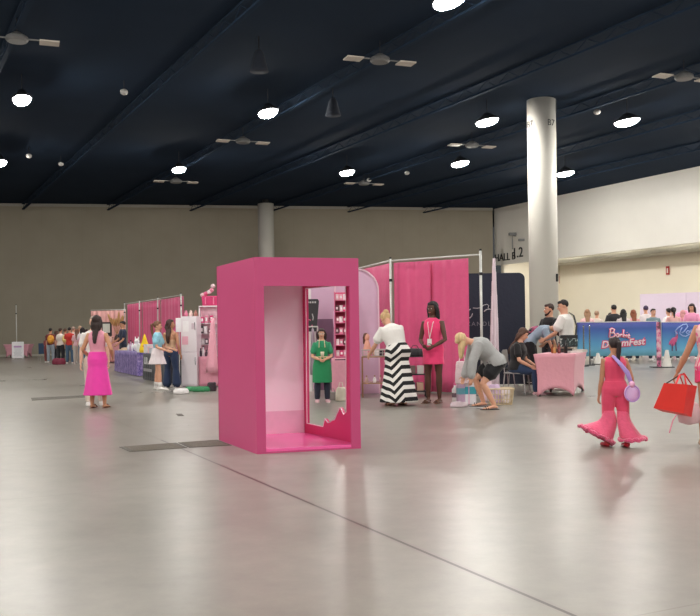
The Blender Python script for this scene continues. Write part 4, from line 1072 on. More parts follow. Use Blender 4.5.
# pink counter
def spandex_table(loc_pts, h, label, m, name='spandex_table', waist=.93, over=1.0, arch=.10, legs=True):
    FLp, FRp, BRp, BLp = [Vector((p.x, p.y, 0)) for p in loc_pts]; c = (FLp+FRp+BRp+BLp)/4
    t = thing(name, label, 'table', c)
    cs = [p-c for p in (FLp, FRp, BRp, BLp)]
    bm = BM()
    N = 16; K = 10
    for e in range(4):
        a = cs[e]; b = cs[(e+1) % 4]; L = (b-a).length; g = []
        for k in range(K+1):
            f = k/K; row = []
            for i in range(N+1):
                s_ = i/N
                inx = (2*s_-1)      # -1..1
                zlow = arch*(1-abs(inx)**2.2)*h*1.15
                z = zlow+(h-zlow)*f
                pull = waist+(over-waist)*max(0, (z/h-.35)/.65)**1.6+(.04*(1-z/h))
                p = a.lerp(b, s_)*pull; inw = (1-inx*inx)*.03*(1-f)
                p = p*(1-inw); p.z = z; row.append(bm.verts.new(p))
            g.append(row)
        for r0, r1 in zip(g, g[1:]):
            for i in range(N): bm.faces.new((r0[i], r0[i+1], r1[i+1], r1[i]))
    poly(bm, [Vector((p.x*over, p.y*over, h)) for p in cs])
    bmesh.ops.remove_doubles(bm, verts=bm.verts, dist=.004)
    cl_ = obj('stretch_cover', bm, m, t, smooth=False); md = cl_.modifiers.new('s', 'SOLIDIFY'); md.thickness = .006
    for p in cl_.data.polygons: p.use_smooth = abs(p.normal.z) < .7
    if legs:
        for p in cs:
            bm = BM(); tube(bm, [Vector((p.x*.87, p.y*.87, .01)), Vector((p.x*.87, p.y*.87, h-.03))], .014, 8); obj('leg', bm, mat('leg_dark', (60, 58, 62), .4, .6), t)
    bm = BM(); bmesh.ops.create_cube(bm, size=1, matrix=Matrix.Translation((0, 0, h-.03)) @ Matrix.Diagonal((.3, .3, .02, 1))); obj('table_board', bm, mat('leg_dark', (0, 0, 0)), t)
    return t
PKT = fab('pink_spandex', (226, 158, 172), var=.04, sheen=.25)
a = P(331, 331, 17.95); b = P(353, 331, 17.95)
spandex_table([a, b, b+Vector((0, .3, 0)), a+Vector((0, .3, 0))], .78, 'low pink counter right of the green apron wearer, seen through the window', fab('counter_pink', (222, 154, 172)), 'counter', .98, 1, .02, False)
def blob_bag(name, label, cat, loc, s, c, handle=True, rz=0, rough=.6):
    t = thing(name, label, cat, loc, rz)
    bm = BM(); loft(bm, [(Vector((0, 0, z*s[2])), s[0]/2*w_, s[1]/2*w_, (1, 0, 0), (0, 1, 0)) for z, w_ in ((0, .85), (.05, 1), (.5, 1.02), (.85, .9), (1, .75))], 16)
    remesh('sack', bm, mat(name+'_%d_%d_%d' % c, c, rough, var=.1, bump=.4), t, .012, 1, .010, 14)
    if handle:
        bm = BM(); wire(bm, [Vector((-s[0]*.22, 0, s[2]*.96)), Vector((-s[0]*.12, 0, s[2]*1.35)), Vector((s[0]*.12, 0, s[2]*1.35)), Vector((s[0]*.22, 0, s[2]*.96))], .008, 6); obj('handle', bm, mat(name+'_%d_%d_%d' % c, c), t)
    return t
blob_bag('tote_bag', 'cream tote bag on the floor under the pink counter in the window', 'bag', G(341, 401), (.2, .14, .26), (214, 204, 186))
blob_bag('tote_bag', 'grey tote bag on the floor left of the cream tote bag', 'bag', G(333, 400), (.16, .12, .16), (142, 132, 130))
# glass display table
q0 = P(361, 331, 17.75); q1 = P(389, 331, 17.75); cx = (q0.x+q1.x)/2; w_ = q1.x-q0.x
t = thing('display_table', 'brass-legged glass display table between the booth and the chevron skirt', 'table', (cx, 18.0, 0))
BR_ = mat('brass', (180, 140, 100), .35, .7); GL = mat('pale_glass', (226, 190, 200), .1, alpha=.45)
for sx in (-1, 1):
    for sy in (-1, 1):
        bm = BM(); tube(bm, [(sx*(w_/2-.02), sy*.22, .01), (sx*(w_/2-.02), sy*.22, .80)], .012, 8); obj('leg', bm, BR_, t)
for z, nm in ((.80, 'top_pane'), (.28, 'lower_pane')):
    bm = BM(); box(bm, (0, 0, z), (w_-.02, .46, .012)); o = obj(nm, bm, GL, t)
    bm = BM()
    for a, b in (((-1, -1), (1, -1)), ((1, -1), (1, 1)), ((1, 1), (-1, 1)), ((-1, 1), (-1, -1))):
        wire(bm, [(a[0]*(w_/2-.02), a[1]*.23, z), (b[0]*(w_/2-.02), b[1]*.23, z)], .012, 6)
    obj('rim', bm, BR_, o)
def wire_basket(name, label, loc, w, d, h, taper, m, nv=8, rings=4, r=.006, rz=0):
    t = thing(name, label, 'basket', loc, rz)
    bm = BM()
    def cor(f, u_): k = taper+(1-taper)*f; return (u_[0]*w/2*k, u_[1]*d/2*k, .01+h*f)
    per = []
    C4 = [(-1, -1), (1, -1), (1, 1), (-1, 1)]
    for i in range(4):
        a, b = C4[i], C4[(i+1) % 4]
        for k in range(nv): per.append((a[0]+(b[0]-a[0])*k/nv, a[1]+(b[1]-a[1])*k/nv))
    for j in range(rings+1):
        f = j/rings; pts = [cor(f, u_) for u_ in C4]; pts.append(pts[0])
        for a, b in zip(pts, pts[1:]): wire(bm, [a, b], r*(2.2 if j == rings else 1), 5)
    for u_ in per: wire(bm, [cor(0, u_), cor(1, u_)], r, 4)
    obj('mesh_wall', bm, m, t)
    bm = BM(); box(bm, (0, 0, .008), (w*taper, d*taper, .008)); obj('bottom', bm, m, t)
    return t
wire_basket('wire_tray', 'silver wire tray of goods on top of the glass display table', (cx-.02, 17.97, .81), w_*.85, .4, .12, .95, mat('wire_silver', (200, 190, 186), .35, .6), 7, 2)
for i, (x, c) in enumerate(((-.17, (236, 190, 205)), (-.07, (226, 120, 160)), (.05, (235, 225, 225)), (.15, (60, 50, 60)))):
    bm = BM(); box(bm, (0, 0, .055), (.085, .09, .10+.02*(i % 2))); o = obj('boxed_goods', bm, mat('goods_%d' % i, c, .5), bevel=.006); o.location = (cx+x-.02, 17.95, .827)
    tag(o, ['pale pink', 'bright pink', 'white', 'dark'][i]+' box inside the silver wire tray on the glass table', 'box')
t = thing('doll', 'brown-haired doll bust on the left end of the glass display table', 'doll', (P(367, 331, 18.12).x, 18.14, .83))
bm = BM(); ell(bm, (0, 0, .36), (.055, .06, .075)); tube(bm, [(0, 0, 0), (0, 0, .12), (0, 0, .22), (0, 0, .32)], [.06, .085, .06, .03], 12); remesh('body', bm, mat('doll_skin', (222, 160, 138), .5), t, .01, 1)
bm = BM(); ell(bm, (-.02, .02, .375), (.062, .062, .075)); tube(bm, [(-.05, .02, .36), (-.06, .03, .24)], [.04, .03], 10); remesh('hair', bm, mat('doll_hair', (96, 56, 42), .6), t, .01, 1, .005, 30)
blob_bag('plush_toy', 'small peach plush toy lying beside the doll on the glass table', 'toy', (P(372, 331, 18.1).x+.03, 18.16, .83), (.16, .12, .12), (232, 180, 150), False)
for i, (px, c) in enumerate(((366, (205, 170, 160)), (374, (240, 232, 232)), (380, (190, 130, 140)))):
    g_ = thing('perfume_bottle', ['dusky', 'clear white', 'rose'][i]+' glass bottle on the lower pane of the display table', 'bottle', (P(px, 331, 17.9).x, 17.9, .286))
    bm = BM(); lathe(bm, [(.028, 0), (.035, .02), (.035, .08), (.012, .10), (.012, .12)], n=14); obj('bottle_body', bm, mat('flask_%d' % i, c, .2), g_, smooth=True)
    bm = BM(); lathe(bm, [(.015, .12), (.015, .145)], n=12); obj('cap', bm, BR_, g_)
# black cart behind the chevron skirt
q = P(415, 331, 17.9)
t = thing('black_cart', 'black shelf cart with dark goods between the chevron skirt and the pink dress', 'cart', (q.x, 17.75, 0))
BK = mat('cart_black', (34, 34, 38), .5)
for sx in (-1, 1):
    for sy in (-1, 1):
        bm = BM(); box(bm, (sx*.19, sy*.15, .42), (.03, .03, .78)); obj('post', bm, BK, t)
        bm = BM(); lathe(bm, [(.012, -.022), (.022, -.01), (.022, .01), (.012, .022)], n=10); bmesh.ops.rotate(bm, matrix=Matrix.Rotation(PI/2, 3, 'Y'), verts=bm.verts); bmesh.ops.translate(bm, vec=(sx*.19, sy*.15, .022), verts=bm.verts); obj('caster', bm, BK, t)
for z in (.12, .45, .80):
    bm = BM(); box(bm, (0, 0, z), (.41, .33, .02)); obj('shelf', bm, BK, t)
blob_bag('handbag', 'dark handbag lying on top of the black cart', 'bag', (q.x-.02, 17.75, .81), (.34, .24, .15), (40, 36, 42))
for i, (x, z, c) in enumerate(((-.08, .46, (120, 100, 96)), (.08, .46, (210, 204, 200)), (-.09, .13, (66, 90, 100)), (.07, .13, (200, 160, 140)))):
    bm = BM(); box(bm, (0, 0, .08), (.13, .2, .16)); o = obj('storage_box', bm, mat('cartbox_%d' % i, c, .6), bevel=.008); o.location = (q.x+x, 17.75, z)
    tag(o, ['brown-grey box on the left of the middle', 'white box on the right of the middle', 'slate box on the left of the lowest', 'tan box on the right of the lowest'][i]+' shelf of the black cart', 'box')

# ================================================================== shopping around the bending blonde woman
q = G(501, 405)
wire_basket('laundry_basket', 'cream wire basket of lilac and white things behind the bending blonde woman', q+Vector((0, .12, 0)), .44, .34, .27, .84, mat('wire_cream', (214, 196, 164), .5), 8, 3, .007)
blob_bag('lilac_cloth', 'bundled lilac cloth piled on the left of the cream basket', 'cloth', q+Vector((-.09, .12, .03)), (.22, .22, .32), (214, 186, 218), False)
blob_bag('white_cloth', 'bundled white cloth on the right inside the cream basket', 'cloth', q+Vector((.10, .12, .03)), (.18, .22, .24), (232, 222, 226), False)
q = G(472, 405)
t = thing('striped_carton', 'white carton with a teal band standing before the bending blonde woman', 'box', q+Vector((0, .15, 0)), rad(-8))
bm = BM(); box(bm, (0, 0, .19), (.19, .2, .37)); obj('carton', bm, mat('carton_white', (228, 224, 230), .5), t, bevel=.006)
bm = BM(); box(bm, (0, -.001, .25), (.193, .204, .13)); obj('teal_band', bm, mat('carton_teal', (62, 158, 172), .5), t)
bm = BM(); box(bm, (-.03, -.002, .19), (.012, .206, .37)); obj('stripe', bm, mat('carton_pink', (238, 150, 190), .5), t)
q = G(463, 404)
t = thing('striped_carton', 'narrower carton with pale blue band left of the teal banded carton', 'box', q+Vector((-.01, .16, 0)), rad(5))
bm = BM(); box(bm, (0, 0, .18), (.14, .18, .35)); obj('carton', bm, mat('carton_lilac', (222, 190, 216), .5), t, bevel=.006)
bm = BM(); box(bm, (0, -.001, .22), (.143, .184, .11)); obj('blue_band', bm, mat('carton_blue', (130, 190, 206), .5), t)
q = G(455.5, 401)
t = thing('lotion_bottle', 'white bottle with dark label at the foot of the pink curtain', 'bottle', q)
bm = BM(); lathe(bm, [(.055, 0), (.065, .02), (.065, .22), (.03, .26), (.03, .29)], n=18); obj('bottle_body', bm, mat('lotion_white', (222, 214, 216), .35), t, smooth=True)
bm = BM(); lathe(bm, [(.066, .07), (.066, .15)], n=18); obj('bottle_label', bm, mat('lotion_label', (110, 84, 96), .5), t)
bm = BM(); lathe(bm, [(.03, .29), (.034, .33), (.012, .34), (.012, .37)], n=12); obj('pump', bm, mat('pump_pink', (226, 100, 150), .4), t)
t = blob_bag('slipper', 'low pale pink and white folded bag on the floor under her hands', 'bag', G(459, 407), (.30, .16, .09), (232, 214, 222), False)
blob_bag('gift_bag', 'round white and pink bag hanging from the forearm of the bending woman', 'bag', P(461.5, 331, 15.75)+Vector((0, 0, -.93)), (.24, .16, .40), (226, 200, 206))
blob_bag('gift_bag', 'tall pale pink bag on the floor behind her bare legs', 'bag', G(488, 402)+Vector((.0, .2, 0)), (.22, .16, .42), (238, 206, 218))
blob_bag('gift_bag', 'bright pink bag standing on the striped cartons', 'bag', P(465, 331, 16.08)+Vector((0, .02, -.955)), (.19, .14, .17), (226, 130, 176))

# ================================================================== chairs by the pink table
def chair(name, label, loc, rz, seatc, framec, h=.45):
    t = thing(name, label, 'chair', loc, rz)
    fm = mat(*framec); smt = mat(*seatc)
    bm = BM(); box(bm, (0, 0, h-.015), (.42, .42, .03)); obj('seat', bm, smt, t, bevel=.01)
    for sx in (-1, 1):
        for sy in (-1, 1):
            bm = BM(); tube(bm, [(sx*.19, sy*.19, h-.03), (sx*.215, sy*.23, .01)], .013, 8); obj('leg', bm, fm, t)
    bm = BM(); loft(bm, [(Vector((0, .21+.05*(z-h), z)), .20, .012, (1, 0, 0), (0, 1, 0)) for z in (h+.2, h+.24, h+.42, h+.45)], 16); obj('backrest', bm, smt, t)
    for sx in (-1, 1):
        bm = BM(); tube(bm, [(sx*.19, .19, h-.02), (sx*.19, .235, h+.42)], .012, 8); obj('back_post', bm, fm, t)
    return t
S1 = ('chair_silver', (168, 164, 164), .4, .3); S2 = ('chair_black', (34, 34, 38), .6)
t = chair('metal_chair', 'silver metal chair under the seated woman in the black tee', (sp_.x, sp_.y+.03, 0), rad(66), S1, S1)
chair('black_chair', 'black chair standing empty behind the seated woman in the black tee', (P(501, 331, 19.7).x, 19.7, 0), rad(100), S2, ('chair_silver', (0, 0, 0)), .46)

# ================================================================== pink table with bottles
tp = [G(536.5, 396.8), G(574.5, 396.2), G(585, 391.6)]; tp.append(tp[0]+(tp[2]-tp[1]))
TH_ = .82
pt = spandex_table(tp, TH_, 'pink stretch-covered table with arched hem beside the seated woman', PKT, waist=.93, over=1.10, arch=.17)
tc = Vector(pt.location)
e1 = (tp[1]-tp[0]); e2 = (tp[2]-tp[1])
def ontab(a, b): return tc+e1*a+e2*b+Vector((0, 0, TH_+.004))
def bottle(loc, label, c, h=.22, r=.03, capc=(40, 30, 28), group=None, nm='bottle'):
    t = thing(nm, label, 'bottle', loc, 0, group)
    bm = BM(); lathe(bm, [(r*.9, 0), (r, .01), (r, h*.55), (r*.4, h*.72), (r*.38, h*.9)], n=14); obj('bottle_body', bm, mat('bot_%d_%d_%d' % c, c, .25), t, smooth=True)
    bm = BM(); lathe(bm, [(r*.45, h*.88), (r*.45, h)], n=12); obj('cap', bm, mat('cap_%d_%d_%d' % capc, capc, .4), t)
    return t
bottle(ontab(-.16, -.2), 'amber bottle leftmost among the bottles on the pink table', (150, 84, 50), .20)
bottle(ontab(-.08, -.28), 'golden tan bottle in front of the amber bottles on the pink table', (190, 140, 84), .17, capc=(210, 180, 120))
bottle(ontab(-.02, -.1), 'reddish brown bottle just left of the tall black bottle', (136, 62, 50), .22)
bottle(ontab(.06, -.34), 'short dark red bottle near the front edge of the pink table', (110, 34, 42), .14)
bottle(ontab(.20, -.22), 'tallest slim black bottle on the pink table', (24, 22, 26), .32, .034)
bottle(ontab(.12, .0), 'small olive bottle behind the tall black bottle', (120, 110, 70), .15)
t = thing('display_riser', 'low dark tray between the bottles on the pink table', 'tray', ontab(.05, .14))
bm = BM(); box(bm, (0, 0, .02), (.34, .14, .03)); obj('tray_base', bm, mat('tray_dark', (52, 44, 46), .5), t)
bm = BM(); box(bm, (0, .06, .05), (.34, .012, .06)); obj('tray_lip', bm, mat('tray_dark', (0, 0, 0)), t)
for i, (a, b, s, c, lb) in enumerate(((.36, .02, (.26, .20, .03), (222, 214, 210), 'stack of white papers at the right end of the pink table'), (.40, .3, (.28, .2, .05), (196, 190, 184), 'grey folded cloth stack behind the papers on the pink table'))):
    bm = BM(); box(bm, (0, 0, s[2]/2), s, rz=.2+i*.3); box(bm, (.01, .005, s[2]+.004), (s[0]*.9, s[1]*.9, .006), rz=.3); o = obj('paper_stack', bm, mat('paper_%d' % i, c, .7), bevel=.002); o.location = ontab(a, b); tag(o, lb, 'papers' if i == 0 else 'cloth')

# ================================================================== banners, cones and posts on the right
def banner_mat():
    t_ = NT('banner_print'); sp = t_.node('ShaderNodeSeparateXYZ'); t_.link(t_.tc.outputs['Object'], sp.inputs[0])
    r_ = t_.node('ShaderNodeValToRGB'); e = r_.color_ramp.elements
    e[0].position = .0; e[0].color = RGB(140, 206, 220); e[1].position = 1; e[1].color = RGB(66, 66, 142)
    x = e.new(.45); x.color = RGB(96, 168, 214); x = e.new(.80); x.color = RGB(72, 108, 186)
    t_.link(t_.math('DIVIDE', sp.outputs[2], 1.5, True), r_.inputs[0]); t_.link(r_.outputs[0], t_.b.inputs['Base Color'])
    t_.b.inputs['Roughness'].default_value = .6; return t_.m
BMT = banner_mat()
def banner(px0, px1, label, d0=33.6, d1=33.2):
    a = P(px0, 331, d0); b = P(px1, 331, d1); a.z = b.z = 0; c = (a+b)/2; zt = P((px0+px1)/2, 322, (d0+d1)/2).z; zb = P((px0+px1)/2, 356, (d0+d1)/2).z
    t = thing('banner_barrier', label, 'banner', (c.x, c.y, 0))
    d = (b-a).normalized(); n_ = Vector((d.y, -d.x, 0)); L = (b-a).length
    bm = BM(); N = 30; K = 5; g = []
    for k in range(K+1):
        g.append([bm.verts.new(a-c+d*L*i/N+n_*(.02*sin(i*.9)*(1-k/K))+Vector((0, 0, zb+(zt-zb)*k/K-(.015*sin(PI*i/N) if k == K else 0)))) for i in range(N+1)])
    for r0, r1 in zip(g, g[1:]):
        for i in range(N): bm.faces.new((r0[i], r0[i+1], r1[i+1], r1[i]))
    o = obj('banner_cloth', bm, BMT, t, smooth=True); md = o.modifiers.new('s', 'SOLIDIFY'); md.thickness = .01
    for f in (.0, 1.):
        bm = BM(); p_ = a-c+d*L*f-n_*.04; tube(bm, [p_+Vector((0, 0, .02)), p_+Vector((0, 0, zt+.02))], .03, 8); obj('post', bm, POLE, t)
        bm = BM(); box(bm, p_+Vector((0, 0, .015)), (.08, .6, .03)); obj('foot', bm, POLE, t)
    bm = BM(); wire(bm, [a-c+Vector((0, 0, zt))-n_*.03, b-c+Vector((0, 0, zt))-n_*.03], .02, 8); obj('top_rail', bm, POLE, t)
    return t, c, d, n_, (d0+d1)/2
t, c, d, n_, dd = banner(577, 657, 'blue printed banner barrier with pink and white festival lettering')
LW_ = mat('letter_white', (246, 226, 236), .5); LPK = mat('letter_pink', (232, 66, 116), .5)
def bp(px, py, k=.045): q = P(px, py, dd); s_ = (q-c).dot(d); return d*s_+n_*k+Vector((0, 0, q.z))
script = [  # Barbie in looping script, strokes in pixels
    [(610.5, 329.5), (610, 333), (609.5, 337.5)], [(609.3, 329.6), (612, 328.4), (614.2, 329.5), (613.6, 331.8), (611, 333)], [(611, 333), (614, 333), (615, 335), (613.5, 337), (609.8, 337.6)],
    [(618.4, 334), (616.8, 333.8), (616, 335.6), (617, 337.2), (618.4, 336), (618.7, 334), (618.7, 337.2)], [(620.2, 334), (620.2, 337.4), (620.4, 335), (621.8, 334)],
    [(623.3, 329.5), (622.7, 334), (622.6, 337.2), (624.3, 337.4), (624.9, 335.6), (623.4, 334.8)], [(626.2, 334.3), (626.1, 337.6)], [(626.5, 332.3), (626.6, 332.6)], [(627.4, 336.3), (629.2, 335.6), (628.6, 334.4), (627.4, 335.6), (627.8, 338), (629.6, 337.6)]]
for nm, m_, r_, k_ in (('script_outline', LPK, .045, .03), ('script_lettering', LW_, .022, .06)):
    bm = BM()
    for st in script: wire(bm, [bp(x, y, k_) for x, y in st], r_, 6)
    bm.verts.ensure_lookup_table(); obj(nm, bm, m_, t, smooth=True)
q = bp(622.5, 343.2)
tilt = (d+Vector((0, 0, .075))).normalized(); upv = (Vector((0, 0, 1))-tilt*tilt.z).normalized()
text('bold_outline', 'DreamFest', .345, FR(bp(622.3, 343.4, .03), tilt, upv), LPK, t, off=.035, shear=.25, ext=.006)
text('bold_lettering', 'DreamFest', .345, FR(bp(622.3, 343.2, .05), tilt, upv), LW_, t, off=.008, shear=.25, ext=.006)
t, c, d, n_, dd = banner(661.5, 722, 'blue printed banner barrier with neon script letters and pink figure, at the right edge')
NEO = mat('neon_print', (168, 190, 240), .4); bm = BM()
for st in ([(676.5, 350-14), (676, 331), (677.5, 334)], [(675.2, 331.5), (678, 328), (683, 324.6), (686.5, 324), (687.6, 326.5), (684.5, 331), (682, 333)], [(679.8, 333.5), (680.8, 330), (682.2, 327.5)], [(679.8, 333.5), (683, 336), (686, 336.3), (689.5, 334)],
           [(690, 331.2), (687.6, 330.8), (686, 332.4), (687, 333.6), (689.4, 332.4), (691, 329.5), (690.8, 334.5), (693.5, 334), (695.5, 330.6), (695.6, 335), (697.5, 331.5), (699, 331.5)]):
    wire(bm, [bp(x, y, .04) for x, y in st], .022, 6)
obj('neon_script', bm, NEO, t, smooth=True)
bm = BM()
FIGP = mat('figure_pink', (206, 90, 140), .5)
tube(bm, [bp(676.8, 332, .03), bp(677, 337, .03), bp(674.5, 341, .03), bp(673, 345, .03)], [.03, .05, .09, .06], 8, flat=.2, side=d)
tube(bm, [bp(674, 339, .03), bp(671, 342.5, .03), bp(669.8, 344.5, .03)], [.06, .05, .02], 8, flat=.2, side=d)
obj('pink_figure', bm, FIGP, t)
bm = BM(); wire(bm, [bp(673, 344, .03), bp(672.6, 351, .03)], .02, 5); wire(bm, [bp(676, 342, .03), bp(676.6, 351, .03)], .02, 5); obj('figure_legs', bm, mat('figure_dark', (96, 70, 110), .5), t)
def cone(px, py, ytop, label, w=.36):
    g = G(px, py); h = g.y*(py-ytop)/F*1.0
    t = thing('floor_cone', label, 'cone', g)
    bm = BM(); box(bm, (0, 0, .015), (w*1.25, w*1.25, .03)); obj('cone_base', bm, mat('cone_black', (36, 36, 38), .6), t, bevel=.01)
    bm = BM(); prism(bm, [], (0, 0, 0)) if False else None
    loft(bm, [(Vector((0, 0, .031)), w*.52, w*.52, (1, 0, 0), (0, 1, 0)), (Vector((0, 0, h*.5)), w*.34, w*.34, (1, 0, 0), (0, 1, 0)), (Vector((0, 0, h)), w*.16, w*.16, (1, 0, 0), (0, 1, 0))], 20); obj('cone_body', bm, mat('cone_white', (226, 222, 216), .5), t, smooth=False)
    return t
cone(598, 364.5, 353, 'small white floor cone in front of the lettered banner', .28)
cone(667, 367.5, 350, 'taller white floor cone beside the patterned banner post', .30)
g = G(659, 367.5)
t = thing('printed_post', 'slim pink printed post in the gap between the two blue banners', 'post', g)
zt = P(659, 322, g.y).z
def printpost():
    t_ = NT('post_print'); n2 = t_.node('ShaderNodeTexNoise', Scale=5.0, Detail=2.0); t_.link(t_.tc.outputs['Object'], n2.inputs['Vector'])
    r_ = t_.node('ShaderNodeValToRGB'); e = r_.color_ramp.elements; e[0].position = .42; e[0].color = RGB(110, 70, 90); e[1].position = .58; e[1].color = RGB(222, 186, 196); x = e.new(.5); x.color = RGB(222, 120, 160)
    t_.link(n2.outputs['Fac'], r_.inputs[0]); t_.link(r_.outputs[0], t_.b.inputs['Base Color']); return t_.m
bm = BM(); box(bm, (0, 0, .03+(zt-.03)/2), (.13, .07, zt-.03)); obj('post_body', bm, printpost(), t, bevel=.01)
bm = BM(); box(bm, (-.02, 0, .015), (.46, .42, .03)); obj('post_base', bm, mat('cone_black', (0, 0, 0)), t, bevel=.01)
for px, py, lb in ((590, 365.5, 'slim chrome stanchion left of the small white floor cone'), (584, 366.5, 'slim chrome stanchion just right of the pink table')):
    g = G(px, py); t = thing('stanchion', lb, 'stanchion', g); zt = P(px, 327, g.y).z
    bm = BM(); lathe(bm, [(.024, .02), (.024, zt), (.034, zt), (.034, zt+.05), (.0, zt+.06)], n=14); obj('post', bm, mat('chrome', (190, 196, 206), .2, .9), t, smooth=True)
    bm = BM(); lathe(bm, [(.17, 0), (.17, .02), (.03, .045)], n=22); obj('base', bm, mat('cone_black', (0, 0, 0)), t)
# lilac-white screen behind the crowd
d0 = 43.5; a = P(641, 331, d0); b = P(725, 331, 41.0); zt = P(645, 294, 43.3).z
for i, (f0, f1) in enumerate(((0, .555), (.56, 1))):
    p0 = a.lerp(b, f0); p1 = a.lerp(b, f1); p0.z = p1.z = 0; c = (p0+p1)/2
    bm = BM(); prism(bm, [p0-c, p1-c, p1-c+Vector((0, .1, 0)), p0-c+Vector((0, .1, 0))], (0, 0, zt)); o = obj('lilac_screen', bm, mat('lilac_screen', (232, 216, 234), .6, var=.03), None); o.location = c
    tag(o, ['large pale lilac screen panel behind the waiting crowd', 'second pale lilac screen panel at the right edge of the picture'][i], 'screen')
t = thing('pink_balloon_arch', 'soft pink rounded inflatable rising behind the crowd near the right edge', 'inflatable', P(684, 331, 40.6)); t.location.z = 0
bm = BM(); 
for k in range(9): ell(bm, (.55*cos(PI*k/8)+.02, 0, .55+1.25*sin(PI*k/8)), (.24, .22, .26), None, 12)
remesh('balloons', bm, mat('balloon_pink', (232, 150, 190), .4), t, .03, 1)
bm = BM(); box(bm, (0, 0, .3), (1.5, .3, .6)); obj('plinth', bm, mat('plinth_pink', (228, 160, 190), .6), t, bevel=.03)

# ================================================================== crowd behind the banners
def crowd(px, top, d, label, yaw, hairc, style, topc, sleeve='short', skin='light', sex='f', botc=(60, 66, 84), lean=(0, 2), hl=.15, **k):
    u, v = uv(px, top); z = HC-v/F*d
    p = Person(at(px, None, d), yaw, max(1.2, z-.01), label, skin, sex=sex, lean=lean, vox=.018, **k)
    p.top(fab('c_%d_%d_%d' % topc, topc), sleeve, off=.018, hem=.5); p.trousers(fab('t_%d_%d_%d' % botc, botc), off=.014)
    p.hair(hairc, style, hl, .05); p.shoes(mat('white_leather', (0, 0, 0)))
    return p
crowd(587.5, 309, 35.6, 'blonde woman in pale pink behind the left end of the lettered banner', 170, (160, 120, 90), 'long', (236, 188, 190))
crowd(597, 310.5, 38.0, 'light-haired person in white, second from the left behind the banner', 150, (168, 136, 112), 'short', (216, 200, 190))
crowd(604.5, 311.5, 36.2, 'person in black leaning over behind the banner, left of the tall man', 80, (60, 44, 38), 'short', (32, 32, 40), lean=(8, 26))
crowd(614, 304.5, 35.4, 'tall dark-haired man in a black shirt standing highest behind the banner', 185, (30, 24, 26), 'short', (34, 32, 38), sex='m')
crowd(623.5, 309, 34.9, 'woman with long black hair behind the lettered banner', 176, (26, 20, 24), 'long', (222, 208, 206), hl=.2)
crowd(633.5, 309.5, 35.4, 'auburn-haired woman in pink behind the lettered banner', 178, (140, 78, 50), 'long', (236, 176, 178), hl=.16)
crowd(646, 305.5, 39.5, 'dark purple-haired person farther back, before the lilac screen', 175, (60, 40, 76), 'short', (226, 214, 216))
crowd(653.5, 308.5, 35.0, 'man in a grey-green tee facing the camera behind the banner gap', 10, (46, 34, 32), 'short', (112, 136, 142), sex='m')
crowd(668.8, 308, 36.6, 'dark-haired person in white half hidden by the woman with the topknot', 200, (34, 26, 28), 'short', (236, 232, 234))
crowd(673.5, 307, 35.0, 'woman with dark tied-up hair and a blush top behind the right banner', 172, (34, 24, 26), 'ponytail', (226, 172, 168))
crowd(692, 303.5, 36.0, 'woman in pink nearest the right edge behind the banner, looking down', -30, (54, 38, 40), 'bob', (232, 150, 186), head=(-10, 14))
crowd(683, 310, 37.2, 'person in a full pink dress behind the neon script banner', 180, (214, 150, 150), 'long', (226, 128, 176))

# ================================================================== far left crowd
crowd(50.5, 328, 43.0, 'dark-haired person in maroon wearing a mustard backpack, leftmost standing in the far queue', 182, (30, 24, 26), 'short', (110, 40, 44), botc=(150, 160, 172))
q = at(50.6, None, 42.78); t = thing('backpack', 'mustard yellow backpack on the leftmost person of the far queue', 'backpack', q+Vector((0, 0, 1.12)))
def backpack(t, c, s=1):
    bm = BM(); ell(bm, (0, 0, .0), (.17*s, .10*s, .22*s), None, 14); remesh('pack', bm, mat('pack_%d_%d_%d' % c, c, .7), t, .02, 1)
    bm = BM(); ell(bm, (0, -.09*s, -.07*s), (.11*s, .04*s, .10*s), None, 12); obj('pocket', bm, mat('pack_%d_%d_%d' % c, c), t, smooth=True)
backpack(t, (216, 150, 52))
crowd(46.5, 335.5, 43.6, 'small child in maroon next to the mustard backpack', 150, (60, 36, 30), 'short', (130, 44, 50), botc=(120, 60, 60))
crowd(60.5, 328, 42.0, 'brown-haired person in a long white shirt and black leggings in the far queue', 160, (66, 44, 36), 'short', (220, 208, 200), botc=(34, 34, 40))
crowd(65.2, 328.3, 43.4, 'person in tan between the white shirt and the red shirt in the far queue', 175, (92, 60, 46), 'short', (168, 130, 104), botc=(70, 80, 96))
crowd(69.5, 327, 41.2, 'dark-haired person in a red tee and jeans in the middle of the far queue', 190, (30, 24, 26), 'short', (196, 50, 44), botc=(76, 104, 130))
q = at(64.3, None, 41.2); t = thing('backpack', 'pale yellow bag hanging left of the red tee in the far queue', 'bag', q+Vector((.02, 0, 1.14))); backpack(t, (232, 204, 128), .8)
crowd(73.5, 326.3, 42.6, 'grey-haired person in blush behind the red tee in the far queue', 180, (176, 150, 136), 'short', (226, 196, 190), botc=(206, 192, 180))
crowd(80, 325.5, 41.6, 'light-haired person in white with cream trousers in the far queue', 175, (190, 156, 130), 'short', (232, 226, 224), botc=(218, 208, 198))
crowd(82.5, 327, 39.6, 'dark-haired person in white with jeans, rightmost in the far queue', 182, (34, 26, 30), 'bob', (230, 216, 220), botc=(92, 122, 148))
q = at(80.2, None, 39.3); t = thing('backpack', 'dusty pink backpack at the right end of the far queue', 'backpack', q+Vector((.02, .02, 1.05))); backpack(t, (206, 150, 172), .8)
crowd(56.3, 330.5, 43.9, 'short person in dusty rose partly behind the white shirt in the far queue', 150, (80, 52, 42), 'long', (196, 150, 150), botc=(60, 60, 70))
crowd(77, 328.5, 40.6, 'person in a pink and white tee just left of the jeans at the queue end', 190, (120, 84, 66), 'long', (224, 178, 186), botc=(196, 186, 178))
crowd(86.5, 329, 42.2, 'person in pale grey at the far queue end, beside the long dark hair', 170, (60, 44, 40), 'bob', (200, 196, 196), botc=(104, 128, 150))
